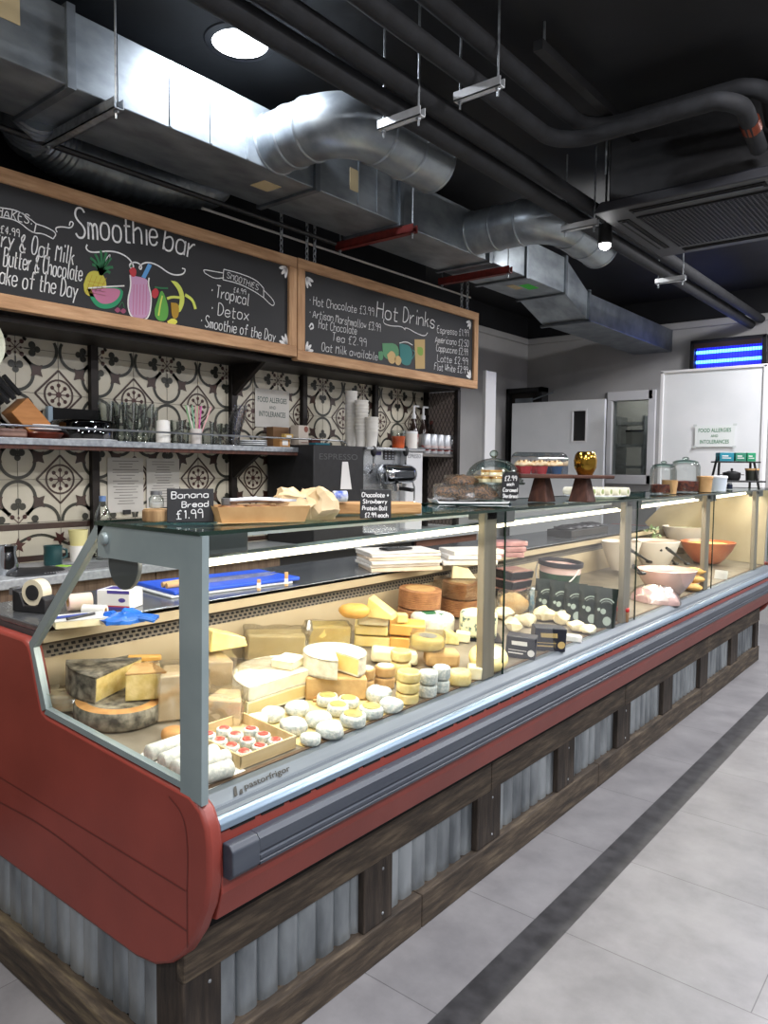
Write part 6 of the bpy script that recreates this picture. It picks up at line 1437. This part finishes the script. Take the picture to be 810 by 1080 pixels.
def stemglass(P, label, first=[None]):
    if first[0] is None:
        t = thing('milkshake_glass', label, 'glass', tuple(P), 0, 'tall glasses on the shelf')
        MB().lathe([(0, .003), (.03, .003), (.028, .01), (.02, .025), (.026, .06), (.033, .13), (.036, .19), (.034, .19), (.03, .125), (.022, .06), (.014, .03)], 24).build('bowl', m_gl, t, smooth=60); MB().lathe([(0, .001), (.031, .001), (.03, .004)], 24).build('foot', m_gl, t); first[0] = t
        return t
    return dup(first[0], P, 0, label)
k = 0
for px, x in ((112, -3.28), (120, -3.42), (127, -3.3), (136, -3.27), (140, -3.42), (147, -3.3), (155, -3.28), (160, -3.42)):
    stemglass(shelf(px, x), f'tall clear milkshake glass on the shelf, {ORD[k]} from the cake cover'); k += 1
t = thing('paper_cup', 'short upturned pile of white paper cups beside the tall glasses', 'cup', tuple(shelf(172, -3.26))); 
for i in range(6): MB().lathe([(.032, i*.012), (.035, i*.012+.003), (.033, .05+i*.012), (.03, .05+i*.012)], 24).build('cup_rim', m_paperw, t)
MB().lathe([(0, .115), (.026, .115), (.031, .06)], 24).build('cup_base', m_paperw, t)
def tumbler(P, label, r=.036, h=.12):
    t = thing('clear_tumbler', label, 'glass', tuple(P), 0, 'clear tumblers on the shelf'); MB().lathe([(0, .002), (r*.8, .002), (r, h), (r*.95, h), (r*.75, .008), (0, .008)], 24).build('body', m_gl, t, smooth=60); MB().lathe([(r*.78, .0005), (r*.82, .004), (r*.8, .008)], 24).build('base_ring', m_gl, t)
for i, px in enumerate((187, 193)): tumbler(shelf(px, -3.28-.1*i), ('clear tumbler between the paper cups and the straws', 'second clear tumbler behind, between cups and straws')[i])
for i, px in enumerate((219, 228, 236)): tumbler(shelf(px, -3.28-.05*i), f'clear plastic tumbler past the straws, {ORD[i]} of three')
P = shelf(207, -3.26); t = thing('straw_cup', 'glass of pink green and white paper straws on the shelf', 'cup', tuple(P)); MB().lathe([(0, .002), (.026, .002), (.032, .08), (.03, .08), (.024, .006), (0, .006)], 24).build('cup', mat('milky_cup', '#cfcac4', rough=.3), t)
sc_ = ['#d68a94', '#8fbf8a', '#dcd6cc', '#c45a9a', '#7fb08f', '#d0a0a0']
for i in range(14):
    a = i*2.4; r = .018*((i % 4)/3); q = 1+2.0*((i % 3)/2); MB().tube([(r*math.cos(a)*.5, r*math.sin(a)*.5, .01), (r*math.cos(a)*q*1.2, r*math.sin(a)*q*1.6, .2)], .004, 6).build('straw', mat('straw'+sc_[i % 6], sc_[i % 6], rough=.6), t)
P = shelf(247, -3.26); t = thing('plastic_cup_pile', 'leaning tower of clear plastic cups on the shelf', 'cup pile', tuple(P))
for i in range(9): 
    z = i*.018; dx = .0006*i*i; MB().lathe([(.028, z), (.036, z+.075), (.038, z+.078), (.036, z+.08)], 20, (0, dx*1.2, 0)).build('cup', glass('plastic_cup', '#f4f5f8', '#c3c8d4', .3, .7, blend=.35), t, smooth=60)
for i in range(3):
    t = thing('white_saucer', f'white saucer by the tower of plastic cups, {ORD[i]} from the bottom', 'saucer', tuple(shelf(266, -3.28)+Vector((0, 0, .011*i))), 0, 'white saucers on the shelf'); MB().lathe([(0, 0), (.05, 0), (.085, .008), (.084, .011), (.05, .004), (0, .004)], 28).build('saucer', m_white, t)
def carton(px, x, w, d, h, c, label, name='carton', rz=PI/2, z=0):
    P = shelf(px, x); P.z += z; t = thing(name, label, 'carton', tuple(P), rz); MB().box(-w/2, w/2, -d/2, d/2, 0, h).build('card_box', mat('card_'+c, c, rough=.7), t, bev=.002)
    return t
carton(293, -3.4, .13, .06, .125, '#7a5a3c', 'brown kraft bag standing at the back of the shelf', 'kraft_bag')
t = carton(297, -3.25, .08, .06, .048, '#a87a45', 'small brown box with a white label on the shelf', 'small_box'); MB().box(-.022, .022, -.0312, -.0302, .01, .04).build('white_label', m_label, t)
t = carton(303, -3.28, .07, .03, .03, '#b99a55', 'small yellow box lying on the brown box', 'small_box', PI/2, .05); MB().box(-.02, .02, -.0155, -.0151, .008, .022).build('print', m_label, t)
t = carton(316, -3.28, .085, .07, .135, '#b8aea2', 'white milk style carton with a round brown emblem', 'drink_carton'); g = MB(); g.disc((.02, -.0356, .112), .018, n='Y'); g.box(-.02, .038, -.0356, -.035, .03, .034).box(-.02, .038, -.0356, -.035, .05, .054).build('brown_print', mat('brown_print', '#7a4434', rough=.6), t, smooth=0)
t = carton(337, -3.28, .13, .06, .035, '#1f6f80', 'flat teal box at the far end of the shelf', 'flat_box'); MB().box(-.05, .05, -.0306, -.03, .012, .02).build('print', m_label, t)
t = carton(331, -3.42, .08, .05, .07, '#5c2c28', 'maroon box behind the flat teal box', 'small_box'); MB().box(-.03, .03, -.0256, -.025, .02, .03).build('print', m_kraft, t)

# signs and sheets on the tiles
TXF = TX+.014
def sheet(name, label, x0, x1, y0, y1, lines):
    a = at(x0, y1, 'X', TXF); b = at(x1, y0, 'X', TXF); t = thing(name, label, 'notice', (TXF, (a.y+b.y)/2, a.z)); w = (b.y-a.y)/2; h = b.z-a.z
    MB().box(-.002, 0, -w, w, 0, h).build('sheet', mat('grey_lit_paper', '#b9b6ae', '#c6c3bb', .5, scale=6), t)
    return t, w, h
for i, (x0, x1, y0, y1) in enumerate(((114, 151, 483, 541), (155, 189, 484, 538))):
    t, w, h = sheet('price_list', ('printed price list on the tiles, nearer the water bottle', 'printed price list on the tiles, nearer the log slice stand')[i], x0, x1, y0, y1, 8); g = MB()
    for k in range(16): 
        q = random.uniform(.3, .75); g.box(.0003, .0006, -w*q, w*q, h*(.93-k*.052), h*(.94-k*.052)+.001)
    g.build('printed_lines', mat('grey_print', '#77746f', rough=.7), t, smooth=0); MB().box(.0006, .012, -.02, .02, -.012, .012).build('bulldog_clip', m_black, t)
t, w, h = sheet('allergy_notice', 'white food allergies notice stuck on the patterned tiles', 269, 305, 413, 450, 3); g = MB(); M = lambda u, v: Vector((.0006, u, v))
print_text(g, 'FOOD ALLERGIES', (0, h*.72), w*1.7, h*.14, M, fat=.01); print_text(g, 'AND', (0, h*.53), w*.4, h*.08, M); print_text(g, 'INTOLERANCES', (0, h*.35), w*1.55, h*.14, M, fat=.01); g.build('printed_words', mat('dark_green_print', '#3a5048', rough=.6), t, smooth=0)

# worktop by the sink
t = thing('steel_jug', 'small steel milk jug at the near end of the worktop', 'jug', tuple(wtop(6, -3.2))); MB().lathe([(0, 0), (.045, 0), (.05, .03), (.04, .09), (.045, .12), (.043, .12), (.037, .09), (.0, .01)], 28).build('body', m_chrome, t, smooth=60); MB().tube([(-.04, 0, .1), (-.075, 0, .08), (-.07, 0, .04), (-.048, 0, .03)], .006, 8).build('handle', m_chrome, t)
t = thing('drainer_mat', 'grey ribbed drainer mat lying on the worktop', 'mat', tuple(wtop(90, -3.15))); g = MB(); g.box(-.1, .1, -.24, .24, 0, .004)
for i in range(40): g.box(-.1, .1, -.235+i*.012, -.229+i*.012, .004, .009)
g.build('mat', mat('grey_rubber', '#77787a', '#8b8c8e', .5, scale=20), t)
m_mug = mat('teal_ceramic', '#123436', '#1a4446', .3, scale=10)
t = thing('teal_mug', 'dark teal ridged mug on the worktop', 'mug', tuple(wtop(56, -3.33))); MB().lathe([(0, 0), (.038, 0), (.04, .01), (.039, .02), (.041, .03), (.039, .04), (.041, .05), (.039, .06), (.041, .09), (.037, .09), (.036, .01), (0, .01)], 28).build('body', m_mug, t, smooth=50); MB().tube([(0, .04, .075), (0, .065, .065), (0, .065, .035), (0, .04, .025)], .006, 8).build('handle', m_mug, t)
t = thing('yellow_cups', 'nested pale yellow and white paper cups on the worktop', 'cups', tuple(wtop(83, -3.38))); MB().lathe([(0, 0), (.036, 0), (.042, .075), (0, .075)], 24).build('white_cup', m_paperw, t); MB().lathe([(.036, .076), (.045, .15), (.042, .15), (.034, .08)], 24).build('yellow_cup', mat('pale_yellow_card', '#c9c183', '#d4cc94', .6, scale=4), t)
t = thing('black_cloth', 'crumpled black cloth lying on the near worktop', 'cloth', tuple(wtop(40, -3.13))); mb = MB().sphere((0, 0, .0), (.09, .13, .022), 18, 10).jitter(.014, 22)
for p in mb.v: p.z = max(p.z, .0005)
mb.build('cloth', m_black, t, smooth=30)
t = thing('green_sponge', 'small bright green sponge beside the teal mug', 'sponge', tuple(wtop(67, -3.2)), .4); MB().box(-.03, .03, -.02, .02, 0, .012).build('sponge', mat('lime_sponge', '#8ab83a', rough=.9), t, bev=.004)
P = wtop(109, -3.35); t = thing('water_bottle', 'clear water bottle with pink and blue label behind the end glass', 'bottle', tuple(P)); MB().lathe([(0, .002), (.036, .002), (.04, .02), (.04, .2), (.034, .23), (.016, .27), (.014, .285)], 28).build('bottle', m_gl, t, smooth=60); MB().lathe([(0, .31), (.016, .31), (.016, .284), (0, .284)], 18).build('cap', mat('blue_cap', '#6f8fc0', rough=.4), t); MB().lathe([(.041, .09), (.041, .165)], 28).build('label', mat('pink_blue_label', '#c9a8b4', '#8f9cc8', .5, scale=30, fac=(.45, .55)), t)
P = wtop(148, -3.3); t = thing('phone_charger', 'small black box on the worktop under the price lists', 'box', tuple(P)); MB().box(-.04, .04, -.06, .06, 0, .05).build('case', m_black, t, bev=.004); MB().box(.0405, .042, -.03, .03, .012, .03).build('front_plate', m_steel, t)
P = wtop(262, -3.15); 
# espresso machine
MX = -3.06
ya, yb, yc, yd = at(331, 500, 'X', MX).y, at(384, 500, 'X', MX).y, at(428, 500, 'X', MX).y, at(446, 500, 'X', MX).y
ztm = at(384, 471, 'X', MX).z
t = thing('coffee_grinder_unit', 'tall black coffee machine panel with a white paper cup outline', 'coffee machine', (-3.27, (ya+yb)/2, ZW))
MB().box(-3.46, MX, ya, yb-.002, ZW, ztm).build('housing', m_black, t, world=True, bev=.006)
g = MB(); Mx = lambda u, v: Vector((MX+.001, u, v)); pp = at(368, 482, 'X', MX); print_text(g, 'ESPRESSO', (pp.y-.09, pp.z-.0), .34, .035, Mx); g.build('printed_words', mat('dim_grey_print', '#4a4a4a', rough=.6), t, world=True, smooth=0)
q = [at(x, y, 'X', MX+.002) for x, y in ((361, 487), (367, 487), (371, 516), (359, 516))]; MB().poly([tuple(p) for p in q]).build('paper_cutout', m_label, t, world=True, smooth=0)
t = thing('espresso_machine', 'chrome and steel espresso machine with one big group head and steam levers', 'espresso machine', (-3.27, (yb+yd)/2, ZW))
ss = mat('machine_steel', '#a6a9ac', '#b9bcbe', .25, .8, scale=20, stretch=(1, .2, 1)); mw = mat('machine_white', '#c9cacb', rough=.35)
MB().box(-3.46, MX-.04, yb, yc, ZW+.04, ztm-.005).build('body', ss, t, world=True, bev=.01)
MB().box(-3.46, MX, yc, yd, ZW, ztm-.01).build('side_panel', mw, t, world=True, bev=.01)
MB().box(-3.46, MX+.02, yb, yd, ztm-.02, ztm).build('top_tray', ss, t, world=True, bev=.004)
MB().box(-3.3, MX+.1, yb, yc, ZW, ZW+.05).build('drip_tray', ss, t, world=True, bev=.006)
def mp_(x, y, X=MX-.035): return at(x, y, 'X', X)
a, b = mp_(405, 474), mp_(416, 485); MB().box(MX-.04, MX-.034, a.y, b.y, b.z, a.z).build('button_panel', m_black, t, world=True, bev=.002)
for i in range(3):
    for j in range(4): yy = a.y+(b.y-a.y)*(i+.5)/3; zz = b.z+(a.z-b.z)*(j+.5)/4; MB().box(MX-.034, MX-.032, yy-.008, yy+.008, zz-.004, zz+.004).build('button', mat('grey_button', '#8a8d94', rough=.4), t, world=True)
c_ = mp_(399, 478); MB().box(MX-.04, MX-.034, c_.y-.05, c_.y+.03, c_.z-.012, c_.z+.012).build('badge', mat('violet_badge', '#3a3468', rough=.4), t, world=True)
c_ = mp_(412, 500); T = Matrix.Translation((MX+.02, c_.y, c_.z)) @ Matrix.Rotation(PI/2, 4, 'X')
MB().lathe([(0, -.15), (.05, -.15), (.062, -.135), (.066, -.1), (.066, .1), (.062, .135), (.05, .15), (0, .15)], 28, T=T).build('group_head', m_chrome, t, world=True, smooth=60)
MB().box(MX+.087, MX+.091, c_.y-.1, c_.y+.1, c_.z-.02, c_.z+.02).build('name_plate', mat('dark_chrome', '#4a4e54', rough=.3, metal=.8), t, world=True)
MB().tube([(MX+.02, c_.y, c_.z-.06), (MX+.02, c_.y, c_.z-.11)], [.035, .03], 20).build('brew_spout', m_chrome, t, world=True); MB().tube([(MX+.03, c_.y, c_.z-.09), (MX+.17, c_.y-.03, c_.z-.1)], .013, 10).build('portafilter_handle', m_black, t, world=True)
for x in (394, 428):
    p0 = mp_(x, 476, MX+.01); MB().sphere(tuple(p0), (.02, .02, .035), 12, 8).build('lever_knob', m_black, t, world=True); MB().tube([tuple(p0), (p0.x, p0.y, p0.z-.1), (p0.x-.03, p0.y, p0.z-.14)], .008, 8).build('lever_stem', m_chrome, t, world=True)
    MB().tube([(p0.x+.02, p0.y+.02, p0.z-.14), (p0.x+.06, p0.y+.02, p0.z-.24), (p0.x+.06, p0.y+.02, p0.z-.36)], .006, 8).build('steam_wand', m_chrome, t, world=True)
g = MB(); pp = at(437, 481, 'X', MX); print_text(g, 'ESPRESSO', (pp.y, pp.z), (yd-yc)*.75, .028, Mx); g.build('printed_words', mat('dim_grey_print', '#4a4a4a', rough=.6), t, world=True, smooth=0)
# cups on the machine, bottles and tins on the far shelf
def cups(px, x, n, label, z=None, r=.042):
    P = at(px, 468, 'X', x); P.z = (ztm if z is None else z)+.0015; t = thing('paper_cup_stack', label, 'cup stack', tuple(P), 0, 'paper cup stacks on the machine')
    for i in range(n): z = i*.022; MB().lathe([(0, z), (r*.72, z), (r*.95, z+.095), (r*1.03, z+.098), (r*1.03, z+.103), (r*.95, z+.103), (r*.7, z+.004), (0, z+.004)], 20).build('cup', m_paperw, t, smooth=50)
cups(370, -3.3, 13, 'tallest stack of white paper cups on the coffee machine'); cups(381, -3.2, 10, 'middle stack of white paper cups on the coffee machine', r=.046); cups(392, -3.12, 5, 'shortest stack of white paper cups on the coffee machine', r=.044)
ZF = 1.595
def far(px, x): P = at(px, 476, 'X', x); P.z = ZF; return P
t = thing('orange_tub', 'clear tub of orange syrup on top of the coffee machine', 'tub', (lambda p: (p.x, p.y, ztm+.001))(at(420, 470, 'X', -3.2))); MB().lathe([(0, .002), (.04, .002), (.055, .125), (.05, .125), (.038, .006), (0, .006)], 24).build('tub', m_gl, t, smooth=60); MB().lathe([(0, .004), (.041, .004), (.049, .085), (0, .085)], 20).build('contents', mat('orange_syrup', '#c4521a', rough=.4), t)
for i, (px, x) in enumerate(((434, -3.2), (428, -3.4))): 
    p = at(px, 470, 'X', x); t = thing('white_canister', ('white canister beside the orange tub on the machine', 'dark lidded canister behind the orange tub')[i], 'canister', (p.x, p.y, ztm+.001 if i == 0 else ztm+.001)); MB().lathe([(0, 0), (.042, 0), (.042, .11), (0, .11)], 24).build('body', m_paperw if i == 0 else m_darkwood, t); MB().lathe([(0, .125), (.044, .125), (.044, .108), (0, .108)], 24).build('lid', m_white if i == 0 else m_black, t)
for i, (px, h, pump) in enumerate(((436, .30, 1), (446, .30, 1), (455, .26, 0))):
    P = far(px, -3.42); t = thing('syrup_bottle', ('syrup bottle with white pump nearest the orange tub', 'second syrup bottle with white pump', 'syrup bottle with a plain cap beside the pumped ones')[i], 'bottle', tuple(P), 0, 'syrup bottles')
    MB().lathe([(0, .001), (.036, .001), (.038, h*.55), (.03, h*.66), (.015, h*.78), (.014, h*.9), (0, h*.9)], 22).build('bottle', mat('dark_syrup', '#2b201c', '#3d2c26', .2, scale=8), t, smooth=60); MB().lathe([(.0385, h*.15), (.0385, h*.5)], 22).build('label', mat('red_white_label', '#c9c2bc', '#9a3a34', .5, scale=16, fac=(.5, .6)), t)
    if pump: MB().tube([(0, 0, h*.9), (0, 0, h*1.2)], .009, 8).tube([(0, 0, h*1.2), (.0, .06, h*1.2)], .008, 8).lathe([(0, h*.98), (.017, h*.98), (.017, h*.88), (0, h*.88)], 14).build('pump', m_white, t)
    else: MB().lathe([(0, h), (.017, h), (.017, h*.9), (0, h*.9)], 14).build('cap', m_redsteel, t)
for i, px in enumerate((449, 456, 463, 470, 477)):
    P = far(px, -3.24); t = thing('drink_tin', f'silver tin with red print on the wire ended shelf, {ORD[i]} from the pumps', 'tin', tuple(P), 0, 'silver tins'); MB().lathe([(0, 0), (.036, 0), (.038, .005), (.038, .135), (.034, .142), (0, .142)], 24).build('can', mat('silver_tin', '#a9adb2', '#c0c3c6', .3, .4, scale=8), t, smooth=40); MB().lathe([(.0385, .02), (.0385, .06)], 24).build('red_print', mat('red_tin_print', '#b7a9a6', '#9c3b38', .5, scale=30, fac=(.5, .55)), t)
# pale round plate edge hanging under the smoothie board, wicker basket on the top shelf
c_ = at(-33, 361, 'X', -3.13); t = thing('hanging_plate', 'pale patterned round plate edge below the smoothie board', 'plate', tuple(c_)); MB().lathe([(0, 0), (.1, 0), (.135, .012), (.133, .016), (.1, .005), (0, .005)], 36, T=Matrix.Rotation(PI/2, 4, 'Y')).build('plate', mat('pale_green_ceramic', '#a9ad98', '#c4c7b4', .4, scale=20), t); MB().tube([(0, 0, .13), (0, 0, c_.z*0+.2)], .002, 5).build('hook_wire', m_steel, t)
